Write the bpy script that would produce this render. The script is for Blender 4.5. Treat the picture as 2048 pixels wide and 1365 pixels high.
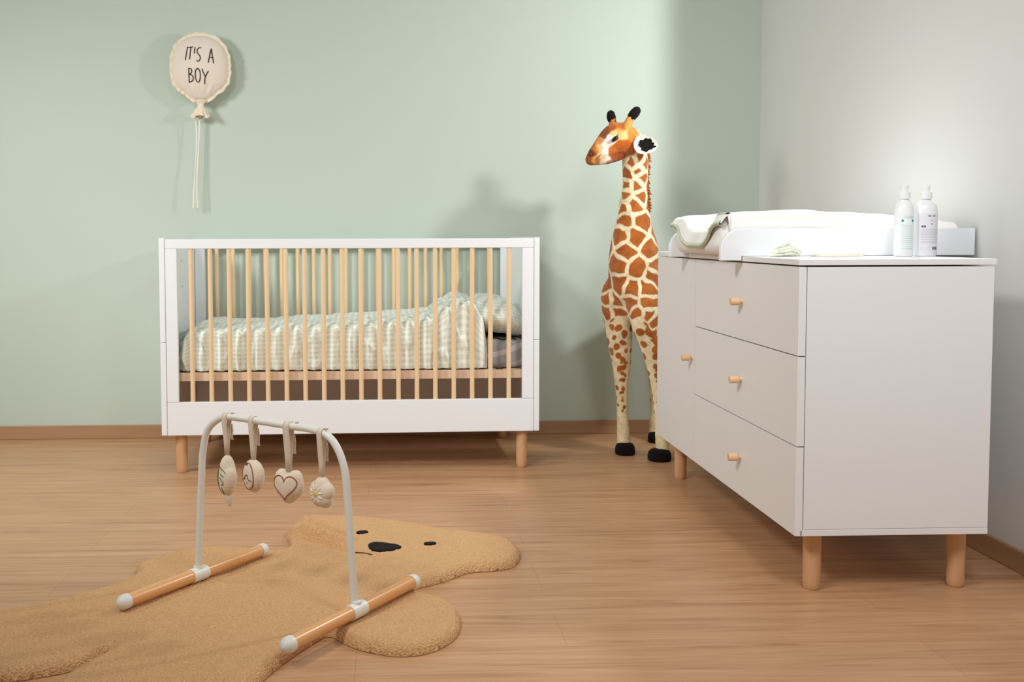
import bpy, bmesh, math, random
import numpy as np
from mathutils import Vector, Matrix, noise as mn

for _o in list(bpy.data.objects):
    bpy.data.objects.remove(_o, do_unlink=True)
S = bpy.context.scene
C = S.collection
PI = math.pi
random.seed(7)
rng = np.random.default_rng(7)

# ------------------------------------------------------------------ camera
F_PX, PITCH, YAW, ROLL = 2109.107, 0.0572742, 0.0394530, -0.0028981
CAM = Vector((0.861155, -3.993978, 0.900576))
PPX, PPY = -163.535, -88.070
cd = bpy.data.cameras.new('camera'); cam = bpy.data.objects.new('camera', cd); C.objects.link(cam)
fw = Vector((math.sin(YAW)*math.cos(PITCH), math.cos(YAW)*math.cos(PITCH), -math.sin(PITCH)))
r0 = Vector((math.cos(YAW), -math.sin(YAW), 0)); u0 = r0.cross(fw)
RR = r0*math.cos(ROLL) + u0*math.sin(ROLL); UU = -r0*math.sin(ROLL) + u0*math.cos(ROLL)
M = Matrix((RR, UU, -fw)).transposed().to_4x4(); M.translation = CAM
cam.matrix_world = M
cd.sensor_fit = 'HORIZONTAL'; cd.sensor_width = 36.0; cd.lens = F_PX/2048*36
cd.shift_x = -PPX/2048; cd.shift_y = PPY/2048
cd.clip_start = 0.05; cd.clip_end = 50
S.camera = cam

# ------------------------------------------------------------------ world, lights, exposure
S.view_settings.view_transform = 'Standard'; S.view_settings.look = 'None'
S.view_settings.gamma = 1.0; S.view_settings.exposure = 0.0
S.view_settings.use_curve_mapping = False
W = bpy.data.worlds.new('studio'); S.world = W; W.use_nodes = True
W.node_tree.nodes['Background'].inputs[0].default_value = (1.0, 0.96, 0.82, 1)
W.node_tree.nodes['Background'].inputs[1].default_value = 0.185


def area_light(name, loc, target, size, power, col=(1, 0.95, 0.88), size_y=None, spread=180):
    l = bpy.data.lights.new(name, 'AREA'); l.energy = power; l.color = col
    l.shape = 'RECTANGLE'; l.size = size; l.size_y = size_y or size
    l.spread = math.radians(spread)
    o = bpy.data.objects.new(name, l); C.objects.link(o); o.location = loc
    o.rotation_euler = (Vector(target)-Vector(loc)).to_track_quat('-Z', 'Y').to_euler()
    return o


area_light('right_softbox', (1.75, -3.2, 2.35), (2.1, -1.3, 0.75), 0.5, 9.2, (0.95, 0.97, 1), spread=110)
area_light('left_softbox', (-1.5, -1.3, 1.9), (-0.15, 0.75, 0.35), 0.5, 17, (0.97, 1, 0.98), spread=115)
area_light('front_fill', (-0.5, -2.9, 2.55), (1.7, -0.5, 0.75), 0.5, 15, (1, 0.98, 0.96), spread=100)  # added fill from camera left, brightens the dresser front and floor
area_light('ceiling_fill', (0.6, -1.8, 3.2), (0.6, -1.6, 0), 1.2, 5, (1, 0.86, 0.7), spread=150)  # added warm overhead fill, no actual ceiling fixture
# side lamp beside the right wall, above the frame; its barn door cuts the beam short of the corner
kl = bpy.data.lights.new('side_lamp', 'POINT'); kl.energy = 50; kl.color = (0.98, 1, 0.97); kl.shadow_soft_size = 0.055
ko = bpy.data.objects.new('side_lamp', kl); C.objects.link(ko)
KEY = Vector((2.42, -0.53, 1.72)); ko.location = KEY
kl.use_nodes = True
nt = kl.node_tree; em = nt.nodes['Emission']
g = nt.nodes.new('ShaderNodeNewGeometry'); sx = nt.nodes.new('ShaderNodeSeparateXYZ')
nt.links.new(g.outputs['Incoming'], sx.inputs[0])
at2 = nt.nodes.new('ShaderNodeMath'); at2.operation = 'ARCTAN2'
nt.links.new(sx.outputs['X'], at2.inputs[0]); nt.links.new(sx.outputs['Y'], at2.inputs[1])
mr = nt.nodes.new('ShaderNodeMapRange'); mr.interpolation_type = 'SMOOTHSTEP'
edge = math.atan2(2.11-KEY.x, 0.75-KEY.y)
mr.inputs['From Min'].default_value = edge-0.06; mr.inputs['From Max'].default_value = edge+0.06
mr.inputs['To Min'].default_value = 1.0; mr.inputs['To Max'].default_value = 0.0
nt.links.new(at2.outputs[0], mr.inputs['Value']); nt.links.new(mr.outputs[0], em.inputs['Strength'])


# ------------------------------------------------------------------ materials
def lin(c):
    return tuple((x/255/12.92 if x/255 <= 0.04045 else ((x/255+0.055)/1.055)**2.4) for x in c) + (1,)


class NT:
    def __init__(self, name):
        self.m = bpy.data.materials.new(name); self.m.use_nodes = True
        self.t = self.m.node_tree; self.b = self.t.nodes['Principled BSDF']

    def n(self, typ, ins=None, **kw):
        nd = self.t.nodes.new('ShaderNode'+typ)
        for k, v in kw.items():
            setattr(nd, k, v)
        for k, v in (ins or {}).items():
            if isinstance(v, tuple) and len(v) == 2 and hasattr(v[0], 'outputs'):
                self.t.links.new(v[0].outputs[v[1]], nd.inputs[k])
            else:
                nd.inputs[k].default_value = v
        return nd

    def to(self, src, out, key):
        self.t.links.new(src.outputs[out], self.b.inputs[key])

    def ramp(self, src, out, stops):
        r = self.n('ValToRGB', {'Fac': (src, out)})
        e = r.color_ramp.elements
        while len(e) < len(stops):
            e.new(0.5)
        for i, (p, c) in enumerate(stops):
            e[i].position = p; e[i].color = c
        return r

    def bump(self, src, out, strength, dist=0.01):
        b = self.n('Bump', {'Height': (src, out), 'Strength': strength, 'Distance': dist})
        self.to(b, 'Normal', 'Normal')


def plain(name, rgb, rough=0.5, spec=0.5, noise_scale=0, bump=0.1, sheen=0.0, vary=0.0):
    k = NT(name); k.b.inputs['Base Color'].default_value = lin(rgb)
    k.b.inputs['Roughness'].default_value = rough
    k.b.inputs['Specular IOR Level'].default_value = spec
    if sheen:
        k.b.inputs['Sheen Weight'].default_value = sheen; k.b.inputs['Sheen Roughness'].default_value = 0.5
    if noise_scale:
        tc = k.n('TexCoord'); n = k.n('TexNoise', {'Vector': (tc, 'Object'), 'Scale': noise_scale, 'Detail': 4.0})
        k.bump(n, 'Fac', bump, 0.002)
        if vary:
            c = lin(rgb); lo = tuple(x*(1-vary) for x in c[:3])+(1,); hi = tuple(min(1, x*(1+vary)) for x in c[:3])+(1,)
            r = k.ramp(n, 'Fac', [(0.3, lo), (0.7, hi)]); k.to(r, 'Color', 'Base Color')
    return k.m


def wood(name, a, b, axis, rough=0.45, scale=1.0, spec=0.5, coat=0.0):
    """grain lines running along the given local axis"""
    k = NT(name); tc = k.n('TexCoord')
    sc = {'X': (1.5, 30, 30), 'Y': (30, 1.5, 30), 'Z': (30, 30, 1.5)}[axis]
    mp = k.n('Mapping', {'Vector': (tc, 'Object'), 'Scale': tuple(s*scale for s in sc)})
    oi = k.n('ObjectInfo')
    ad = k.n('VectorMath', {0: (mp, 0), 1: (oi, 'Location')}, operation='ADD')
    n = k.n('TexNoise', {'Vector': (ad, 0), 'Scale': 1.0, 'Detail': 5.0, 'Roughness': 0.6})
    r = k.ramp(n, 'Fac', [(0.3, lin(a)), (0.7, lin(b))])
    k.to(r, 'Color', 'Base Color'); k.b.inputs['Roughness'].default_value = rough
    k.b.inputs['Specular IOR Level'].default_value = spec
    k.b.inputs['Coat Weight'].default_value = coat; k.b.inputs['Coat Roughness'].default_value = 0.15
    return k.m


def gingham(name, white, tint, dark, period):
    k = NT(name); tc = k.n('TexCoord'); s = k.n('SeparateXYZ', {0: (tc, 'UV')})

    def band(ax):
        m = k.n('Math', {0: (s, ax), 1: 1.0/period}, operation='MULTIPLY')
        f = k.n('Math', {0: (m, 0)}, operation='FRACT')
        return k.n('Math', {0: (f, 0), 1: 0.5}, operation='GREATER_THAN')
    a, b = band('X'), band('Y')
    sm = k.n('Math', {0: (a, 0), 1: (b, 0)}, operation='ADD')
    hv = k.n('Math', {0: (sm, 0), 1: 0.5}, operation='MULTIPLY')
    r = k.ramp(hv, 0, [(0.0, lin(white)), (0.5, lin(tint)), (1.0, lin(dark))])
    r.color_ramp.interpolation = 'CONSTANT'
    r.color_ramp.elements[1].position = 0.3; r.color_ramp.elements[2].position = 0.8
    k.to(r, 'Color', 'Base Color'); k.b.inputs['Roughness'].default_value = 0.9
    k.b.inputs['Specular IOR Level'].default_value = 0.15; k.b.inputs['Sheen Weight'].default_value = 0.15
    n = k.n('TexNoise', {'Vector': (tc, 'Object'), 'Scale': 90.0, 'Detail': 3.0}); k.bump(n, 'Fac', 0.25, 0.003)
    return k.m


def floor_material(name):
    k = NT(name); tc = k.n('TexCoord')
    br = k.n('TexBrick', {'Vector': (tc, 'Object'), 'Color1': (0.42, 0.42, 0.42, 1), 'Color2': (0.58, 0.58, 0.58, 1),
                          'Mortar': (0.2, 0.2, 0.2, 1), 'Scale': 1.0, 'Mortar Size': 0.0006, 'Mortar Smooth': 0.4,
                          'Bias': 0.0, 'Brick Width': 1.25, 'Row Height': 0.193}, offset=0.37, offset_frequency=2)
    sep = k.n('SeparateXYZ', {0: (tc, 'Object')})
    row = k.n('Math', {0: (sep, 'Y'), 1: 1/0.193}, operation='MULTIPLY')
    fl = k.n('Math', {0: (row, 0)}, operation='FLOOR')
    sh = k.n('Math', {0: (fl, 0), 1: 3.71}, operation='MULTIPLY')
    off = k.n('CombineXYZ', {'X': (sh, 0), 'Z': (sh, 0)})
    ad = k.n('VectorMath', {0: (tc, 'Object'), 1: (off, 0)}, operation='ADD')
    mp = k.n('Mapping', {'Vector': (ad, 0), 'Scale': (0.9, 16.0, 1.0)})
    wn = k.n('TexNoise', {'Vector': (mp, 0), 'Scale': 1.0, 'Detail': 3.0, 'Roughness': 0.5})
    g1 = k.n('TexNoise', {'Vector': (mp, 0), 'Scale': 1.9, 'Detail': 7.0, 'Roughness': 0.62, 'Distortion': 1.4})
    mp2 = k.n('Mapping', {'Vector': (ad, 0), 'Scale': (4.0, 160.0, 1.0)})
    g2 = k.n('TexNoise', {'Vector': (mp2, 0), 'Scale': 1.0, 'Detail': 4.0, 'Roughness': 0.6})
    base = k.ramp(g1, 'Fac', [(0.22, lin((156, 109, 74))), (0.42, lin((194, 146, 106))), (0.62, lin((211, 165, 124))), (0.85, lin((222, 180, 141)))])
    fine = k.ramp(g2, 'Fac', [(0.3, (0.82, 0.80, 0.78, 1)), (0.6, (1, 1, 1, 1))])
    m1 = k.n('MixRGB', {'Fac': 0.38, 'Color1': (base, 'Color'), 'Color2': (fine, 'Color')}, blend_type='MULTIPLY')
    pl = k.ramp(br, 'Color', [(0.3, (0.55, 0.5, 0.45, 1)), (0.4, (0.93, 0.93, 0.94, 1)), (0.6, (1.0, 1.0, 1.0, 1))])
    m2 = k.n('MixRGB', {'Fac': 0.9, 'Color1': (m1, 0), 'Color2': (pl, 'Color')}, blend_type='MULTIPLY')
    k.to(m2, 0, 'Base Color')
    k.b.inputs['Roughness'].default_value = 0.36; k.b.inputs['Specular IOR Level'].default_value = 0.45
    k.bump(g2, 'Fac', 0.06, 0.002)
    return k.m


M_WALL_G = plain('sage_green_paint', (198, 211, 200), 0.85, 0.25, 60, 0.04)
M_WALL_W = plain('off_white_paint', (230, 231, 230), 0.85, 0.25, 60, 0.04)
M_FLOOR = floor_material('oak_laminate')
M_SKIRT = wood('skirting_oak', (168, 128, 94), (186, 146, 110), 'X', 0.5, 0.6)
M_SKIRT_Y = wood('skirting_oak_side', (168, 128, 94), (186, 146, 110), 'Y', 0.5, 0.6)
M_WHITE = plain('white_lacquer', (243, 247, 252), 0.38, 0.4)
M_WHITE_SAT = plain('white_melamine', (239, 239, 241), 0.45, 0.35)
M_BEECH = wood('beech_bar', (236, 204, 160), (246, 219, 180), 'Z', 0.5)
M_BEECH_LEG = wood('beech_leg', (203, 155, 111), (218, 172, 128), 'Z', 0.42)
M_BEECH_KNOB = wood('beech_knob', (230, 186, 144), (240, 202, 162), 'X', 0.45)
M_PLY = wood('bed_base_wood', (222, 190, 165), (238, 212, 188), 'Z', 0.6, 0.7)
M_GYMWOOD = wood('varnished_wood', (226, 162, 100), (240, 186, 126), 'Y', 0.32, 0.8, 0.5, 0.15)
M_GING = gingham('green_gingham_cotton', (251, 253, 250), (237, 244, 235), (217, 229, 214), 0.0225)
M_RUBBER = plain('white_plastic', (236, 236, 232), 0.35, 0.45)
M_TUBE = plain('white_powder_coat', (232, 232, 226), 0.35, 0.5)
M_LINEN = plain('natural_linen', (232, 216, 196), 0.95, 0.1, 400, 0.5, 0.2)
M_BALLOON = plain('cream_cotton', (238, 226, 212), 0.95, 0.1, 300, 0.4, 0.2)
M_CREAM_T = plain('cream_trim', (244, 230, 208), 0.95, 0.1, 300, 0.4, 0.2)
M_FOLD = plain('pale_cream_cotton', (244, 236, 220), 0.95, 0.1, 300, 0.4, 0.2)
M_INK = plain('black_print', (42, 40, 40), 0.8, 0.2)
M_BROWNTHREAD = plain('rust_thread', (150, 88, 54), 0.8, 0.2)
M_DARKTHREAD = plain('brown_thread', (104, 72, 50), 0.8, 0.2)
M_GREENTHREAD = plain('green_thread', (88, 104, 76), 0.8, 0.2)
M_YELLOW = plain('yellow_thread', (222, 200, 112), 0.8, 0.2)
M_IVORY = plain('ivory_thread', (250, 244, 230), 0.8, 0.2)
M_STEEL = plain('screw_steel', (190, 186, 178), 0.3, 0.6)
M_BLACKFUR = plain('black_plush', (26, 22, 22), 0.95, 0.1, 220, 1.0, 0.05)
M_WHITEFUR = plain('white_plush', (246, 240, 230), 0.95, 0.1, 220, 0.8, 0.3)
M_MANE = plain('rust_mane', (176, 96, 44), 0.95, 0.1, 200, 1.0, 0.2, 0.3)
M_EYE = plain('glossy_black', (10, 9, 9), 0.15, 0.6)
M_TERRY = plain('white_terry', (247, 247, 244), 0.95, 0.1, 350, 0.6, 0.2)
M_VINYL = plain('white_vinyl', (243, 243, 243), 0.6, 0.3, 25, 0.25)
M_GREYSTRAP = plain('matt_black', (30, 28, 28), 0.6, 0.3)
M_BOTTLE = plain('white_pump_bottle', (238, 240, 241), 0.3, 0.5)
M_LABEL = plain('label_paper', (232, 238, 238), 0.6, 0.3)
M_LABEL2 = plain('lilac_label', (228, 226, 234), 0.6, 0.3)
M_TEAL = plain('teal_print', (36, 150, 128), 0.7, 0.2)
M_TEAL_P = plain('pale_teal_print', (196, 220, 217), 0.7, 0.2)
M_GREY_P = plain('grey_print', (196, 196, 204), 0.7, 0.2)
M_DARK_P = plain('dark_print', (110, 108, 116), 0.7, 0.2)
M_VIOLET = plain('violet_print', (84, 70, 112), 0.7, 0.2)


def rug_material():
    k = NT('teddy_fleece'); tc = k.n('TexCoord')
    n = k.n('TexNoise', {'Vector': (tc, 'Object'), 'Scale': 230.0, 'Detail': 4.0, 'Roughness': 0.7})
    v = k.n('TexVoronoi', {'Vector': (tc, 'Object'), 'Scale': 210.0})
    r = k.ramp(n, 'Fac', [(0.3, lin((204, 154, 106))), (0.7, lin((238, 193, 144)))])
    k.to(r, 'Color', 'Base Color'); k.b.inputs['Roughness'].default_value = 0.95
    k.b.inputs['Specular IOR Level'].default_value = 0.1
    k.b.inputs['Sheen Weight'].default_value = 0.35; k.b.inputs['Sheen Roughness'].default_value = 0.5
    k.b.inputs['Sheen Tint'].default_value = lin((235, 200, 160))
    k.bump(v, 'Distance', 0.7, 0.006)
    return k.m


M_RUG = rug_material()


def attr_fur(name, attr):
    k = NT(name); a = k.n('Attribute', attribute_name=attr)
    tc = k.n('TexCoord'); n = k.n('TexNoise', {'Vector': (tc, 'Object'), 'Scale': 190.0, 'Detail': 4.0, 'Roughness': 0.7})
    big = k.n('TexNoise', {'Vector': (tc, 'Object'), 'Scale': 38.0, 'Detail': 3.0})
    r = k.ramp(big, 'Fac', [(0.3, (0.80, 0.78, 0.76, 1)), (0.65, (1.08, 1.08, 1.08, 1))])
    mx = k.n('MixRGB', {'Fac': 1.0, 'Color1': (a, 'Color'), 'Color2': (r, 'Color')}, blend_type='MULTIPLY')
    k.to(mx, 0, 'Base Color'); k.b.inputs['Roughness'].default_value = 0.95
    k.b.inputs['Specular IOR Level'].default_value = 0.1
    k.b.inputs['Sheen Weight'].default_value = 0.25
    k.bump(n, 'Fac', 0.7, 0.004)
    return k.m


def sheet_material():
    k = NT('grey_patterned_sheet'); tc = k.n('TexCoord')
    mp = k.n('Mapping', {'Vector': (tc, 'Object'), 'Location': (-1.20, 0.0, -0.44)})
    w = k.n('TexWave', {'Vector': (mp, 0), 'Scale': 5.2, 'Distortion': 0.0}, wave_type='RINGS', rings_direction='Y')
    r = k.ramp(w, 'Fac', [(0.0, lin((164, 161, 168))), (0.72, lin((164, 161, 168))), (0.80, lin((198, 195, 200))), (1.0, lin((198, 195, 200)))])
    k.to(r, 'Color', 'Base Color'); k.b.inputs['Roughness'].default_value = 0.85
    return k.m


M_SHEET = sheet_material()


# ------------------------------------------------------------------ mesh helpers
class MB:
    """collects shapes into one mesh; several material slots allowed"""
    def __init__(self):
        self.v = []; self.f = []; self.mi = []; self.uv = {}

    def add(self, vs, fs, mi=0):
        b = len(self.v); self.v += [tuple(p) for p in vs]
        self.f += [tuple(i+b for i in q) for q in fs]; self.mi += [mi]*len(fs)
        return b

    def box(self, x0, x1, y0, y1, z0, z1, bev=0.0, mi=0, seg=2):
        bm = bmesh.new()
        vs = [bm.verts.new((x, y, z)) for x in (x0, x1) for y in (y0, y1) for z in (z0, z1)]
        for q in ((0, 1, 3, 2), (4, 6, 7, 5), (0, 4, 5, 1), (2, 3, 7, 6), (0, 2, 6, 4), (1, 5, 7, 3)):
            bm.faces.new([vs[i] for i in q])
        if bev:
            bmesh.ops.bevel(bm, geom=list(bm.edges), offset=bev, segments=seg, affect='EDGES', profile=0.5)
        bm.verts.index_update()
        self.add([v.co[:] for v in bm.verts], [[v.index for v in f.verts] for f in bm.faces], mi)
        bm.free()

    def loft(self, rings, mi=0, caps=True, closed=True):
        n = len(rings[0]); vs = [p for r in rings for p in r]; fs = []
        for i in range(len(rings)-1):
            for j in range(n if closed else n-1):
                k = (j+1) % n
                fs.append((i*n+j, i*n+k, (i+1)*n+k, (i+1)*n+j))
        if caps and closed:
            fs.append(tuple(range(n-1, -1, -1))); b = (len(rings)-1)*n; fs.append(tuple(range(b, b+n)))
        return self.add(vs, fs, mi)

    def tube(self, pts, r, n=10, mi=0, up=(0, 0, 1), round_ends=False):
        P = [Vector(p) for p in pts]; R = r if isinstance(r, (list, tuple)) else [r]*len(P)
        rings = []; nrm = None
        for i, p in enumerate(P):
            t = (P[min(i+1, len(P)-1)]-P[max(i-1, 0)]).normalized()
            if nrm is None:
                u = Vector(up) if abs(t.dot(Vector(up))) < 0.95 else Vector((1, 0, 0))
                nrm = (u-t*u.dot(t)).normalized()
            else:
                nrm = (nrm-t*nrm.dot(t)).normalized()
            b = t.cross(nrm)
            rings.append((p, t, nrm.copy(), b, R[i]))
        seq = []
        if round_ends:
            p, t, a, b, rr = rings[0]
            for q in (80, 55, 28):
                s, c = math.sin(math.radians(q)), math.cos(math.radians(q)); seq.append((p-t*rr*s, a, b, rr*c))
        seq += [(p, a, b, rr) for p, t, a, b, rr in rings]
        if round_ends:
            p, t, a, b, rr = rings[-1]
            for q in (28, 55, 80):
                s, c = math.sin(math.radians(q)), math.cos(math.radians(q)); seq.append((p+t*rr*s, a, b, rr*c))
        self.loft([[p+(a*math.cos(2*PI*j/n)+b*math.sin(2*PI*j/n))*rr for j in range(n)] for p, a, b, rr in seq], mi)

    def lathe(self, prof, n=32, origin=(0, 0, 0), axis='Z', mi=0, sx=1.0, sy=1.0):
        o = Vector(origin); rings = []
        for r, h in prof:
            ring = []
            for j in range(n):
                a, b = r*math.cos(2*PI*j/n)*sx, r*math.sin(2*PI*j/n)*sy
                ring.append(o+{'Z': Vector((a, b, h)), 'X': Vector((h, a, b)), 'Y': Vector((b, h, a))}[axis])
            rings.append(ring)
        self.loft(rings, mi)

    def grid(self, fn, nu, nv, mi=0, closed_v=False, uvfn=None):
        vs = [fn(i/(nu-1), j/(nv if closed_v else nv-1)) for i in range(nu) for j in range(nv)]
        fs = []
        for i in range(nu-1):
            for j in range(nv if closed_v else nv-1):
                k = (j+1) % nv
                fs.append((i*nv+j, (i+1)*nv+j, (i+1)*nv+k, i*nv+k))
        b = self.add(vs, fs, mi)
        if uvfn:
            for i in range(nu):
                for j in range(nv):
                    self.uv[b+i*nv+j] = uvfn(i/(nu-1), j/(nv if closed_v else nv-1))
        return b

    def prism(self, outline, frame, t0, t1, mi=0):
        """outline: list of (a, b); frame: function (a, b, t) -> point"""
        n = len(outline)
        vs = [frame(a, b, t0) for a, b in outline]+[frame(a, b, t1) for a, b in outline]
        fs = [tuple(range(n-1, -1, -1)), tuple(range(n, 2*n))]
        fs += [(j, (j+1) % n, n+(j+1) % n, n+j) for j in range(n)]
        self.add(vs, fs, mi)

    def mesh(self, name, mats, smooth=True, angle=40):
        me = bpy.data.meshes.new(name); me.from_pydata([tuple(p) for p in self.v], [], self.f)
        for m in (mats if isinstance(mats, (list, tuple)) else [mats]):
            me.materials.append(m)
        me.polygons.foreach_set('material_index', self.mi)
        if self.uv:
            ul = me.uv_layers.new(name='UVMap')
            for lp in me.loops:
                ul.data[lp.index].uv = self.uv.get(lp.vertex_index, (0, 0))
        bm = bmesh.new(); bm.from_mesh(me); bmesh.ops.recalc_face_normals(bm, faces=bm.faces); bm.to_mesh(me); bm.free()
        if smooth:
            me.shade_smooth()
            if angle < 180:
                me.set_sharp_from_angle(angle=math.radians(angle))
        return me

    def obj(self, name, mats, parent=None, loc=(0, 0, 0), smooth=True, angle=40):
        o = bpy.data.objects.new(name, self.mesh(name, mats, smooth, angle)); C.objects.link(o)
        o.parent = parent; o.location = loc
        if smooth and angle == 40:
            w = o.modifiers.new('wn', 'WEIGHTED_NORMAL'); w.keep_sharp = True; w.weight = 100
        return o


def inst(o, loc, rot=None, parent=None):
    c = o.copy(); C.objects.link(c); c.location = loc
    if rot:
        c.rotation_euler = rot
    if parent:
        c.parent = parent
    return c


def tag(o, label, cat, group=None):
    o['label'] = label; o['category'] = cat
    if group:
        o['group'] = group
    return o


def thing(name, loc, label, cat, group=None, rz=0.0):
    o = bpy.data.objects.new(name, None); C.objects.link(o); o.location = loc; o.rotation_euler = (0, 0, rz)
    o.empty_display_size = 0.05
    return tag(o, label, cat, group)


def sstep(a, b, x):
    t = max(0.0, min(1.0, (x-a)/(b-a))); return t*t*(3-2*t)


def interp(x, pts):
    if x <= pts[0][0]:
        return pts[0][1]
    for (a, p), (b, q) in zip(pts, pts[1:]):
        if x <= b:
            t = (x-a)/(b-a); t = t*t*(3-2*t); return p+(q-p)*t
    return pts[-1][1]


def catmull(P, per=6, closed=False):
    P = [Vector(p) for p in P]; n = len(P); out = []
    rngi = range(n) if closed else range(n-1)
    for i in rngi:
        if closed:
            a, b, c, d = P[i-1], P[i], P[(i+1) % n], P[(i+2) % n]
        else:
            a, b, c, d = P[max(i-1, 0)], P[i], P[i+1], P[min(i+2, n-1)]
        for k in range(per):
            t = k/per
            out.append(0.5*((2*b)+(c-a)*t+(2*a-5*b+4*c-d)*t*t+(3*b-a-3*c+d)*t*t*t))
    if not closed:
        out.append(P[-1])
    return out


# ------------------------------------------------------------------ the room
YB, XR = 0.75, 2.544
WL, WF, WH = -2.6, -4.6, 2.9


def struct(name, mb, mat):
    o = mb.obj(name, mat, smooth=False); o['kind'] = 'structure'; return o


b = MB(); b.box(WL, XR+0.1, WF, YB+0.1, -0.08, 0.0); struct('floor', b, M_FLOOR)
b = MB(); b.box(WL, XR+0.1, YB, YB+0.1, 0.0, WH); struct('wall_back', b, M_WALL_G)
b = MB(); b.box(XR, XR+0.1, WF, YB, 0.0, WH); struct('wall_right', b, M_WALL_W)
b = MB(); b.box(WL, XR-0.011, YB-0.011, YB, 0.0, 0.061, 0.003); struct('baseboard_back', b, M_SKIRT)
b = MB(); b.box(XR-0.011, XR, WF, YB, 0.0, 0.061, 0.003); struct('baseboard_right', b, M_SKIRT_Y)

# ------------------------------------------------------------------ crib
CW, CD = 1.44, 0.70
ZB, ZT = 0.149, 0.894
crib = thing('crib', (0, 0, 0), 'white baby crib with beech bars standing against the green wall', 'crib', rz=0.0183)
b = MB()
for x0, x1 in ((0.0, 0.021),):
    b.box(x0, x1, 0, CD, ZB+0.001, 0.503, 0.002); b.box(x0, x1, 0, CD, 0.5045, ZT+0.003, 0.002)
ep = b.obj('end_panel', M_WHITE, crib); inst(ep, (CW-0.021, 0, 0))
b = MB(); b.box(0.022, CW-0.022, 0, 0.022, 0.857, ZT-0.001, 0.003); tr = b.obj('top_rail', M_WHITE, crib); inst(tr, (0, CD-0.022, 0))
b = MB(); b.box(0.022, CW-0.022, 0, 0.022, ZB, 0.276, 0.003); br_ = b.obj('bottom_rail', M_WHITE, crib); inst(br_, (0, CD-0.022, 0))
b = MB(); b.box(0.0225, 0.066, 0, 0.022, 0.2765, 0.8565, 0.002); st = b.obj('stile', M_WHITE, crib)
for x, y in ((CW-0.0885, 0), (0, CD-0.022), (CW-0.0885, CD-0.022)):
    inst(st, (x, y, 0))
b = MB(); b.tube([(0, 0, 0.275+0.585*i/6) for i in range(7)], 0.0088, 14)
bar = b.obj('bar', M_BEECH, crib, (0.1175, 0.011, 0))
for side in (0.011, CD-0.011):
    for i in range(18):
        if side < 0.1 and i == 0:
            continue
        inst(bar, (0.1175+0.0709*i, side, 0))
b = MB(); b.lathe([(0.0155, 0.0), (0.0195, 0.004), (0.0215, 0.02), (0.0222, 0.1), (0.0222, ZB)], 28)
lg = b.obj('leg', M_BEECH_LEG, crib, (0.066, 0.045, 0))
for x, y in ((CW-0.062, 0.045), (0.066, CD-0.05), (CW-0.062, CD-0.05)):
    inst(lg, (x, y, 0))
b = MB()
b.box(0.024, CW-0.024, 0.030, 0.048, 0.352, 0.384, 0.002)
b.box(0.024, CW-0.024, CD-0.048, CD-0.030, 0.352, 0.384, 0.002)
for i in range(14):
    x = 0.03+i*0.0985; b.box(x, x+0.07, 0.0485, CD-0.0485, 0.366, 0.382, 0.002)
b.obj('mattress_base', M_PLY, crib)
b = MB(); b.lathe([(0.0035, 0), (0.0035, 0.002)], 10, (0, 0, 0), 'X')
sc_ = b.obj('adjuster_screw', M_STEEL, crib, (0.0212, 0.36, 0.804))
for y, z in ((0.10, 0.784), (0.36, 0.70), (0.10, 0.68)):
    inst(sc_, (0.0212, y, z))

# mattress
mat_o = thing('mattress', (0, 0, 0.385), 'grey patterned mattress visible at the right end of the white crib', 'mattress', rz=0.0183)
b = MB(); b.box(0.036, CW-0.036, 0.078, CD-0.045, 0.0, 0.112, 0.03, seg=5); b.obj('fitted_sheet', M_SHEET, mat_o, (0, 0, 0.0))
b = MB(); b.tube([(1.262+0.10*i/8, 0.092+0.006*math.sin(i*0.8), 0.1145+0.003*math.sin(i*1.3)) for i in range(9)], 0.0026, 8, round_ends=True)
o_ = b.obj('edge_piping', M_GREYSTRAP, mat_o); o_['label'] = 'dark piping along the mattress edge'

# duvet
TOP = [(0.05, 0.50), (0.085, 0.545), (0.12, 0.558), (0.35, 0.562), (0.7, 0.577), (0.95, 0.588), (1.02, 0.600), (1.09, 0.640), (1.15, 0.664), (1.195, 0.655), (1.225, 0.615), (1.245, 0.55)]
X0, X1 = 0.052, 1.247


def ridge(t):
    return 1-abs(mn.noise(t))*2


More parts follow.
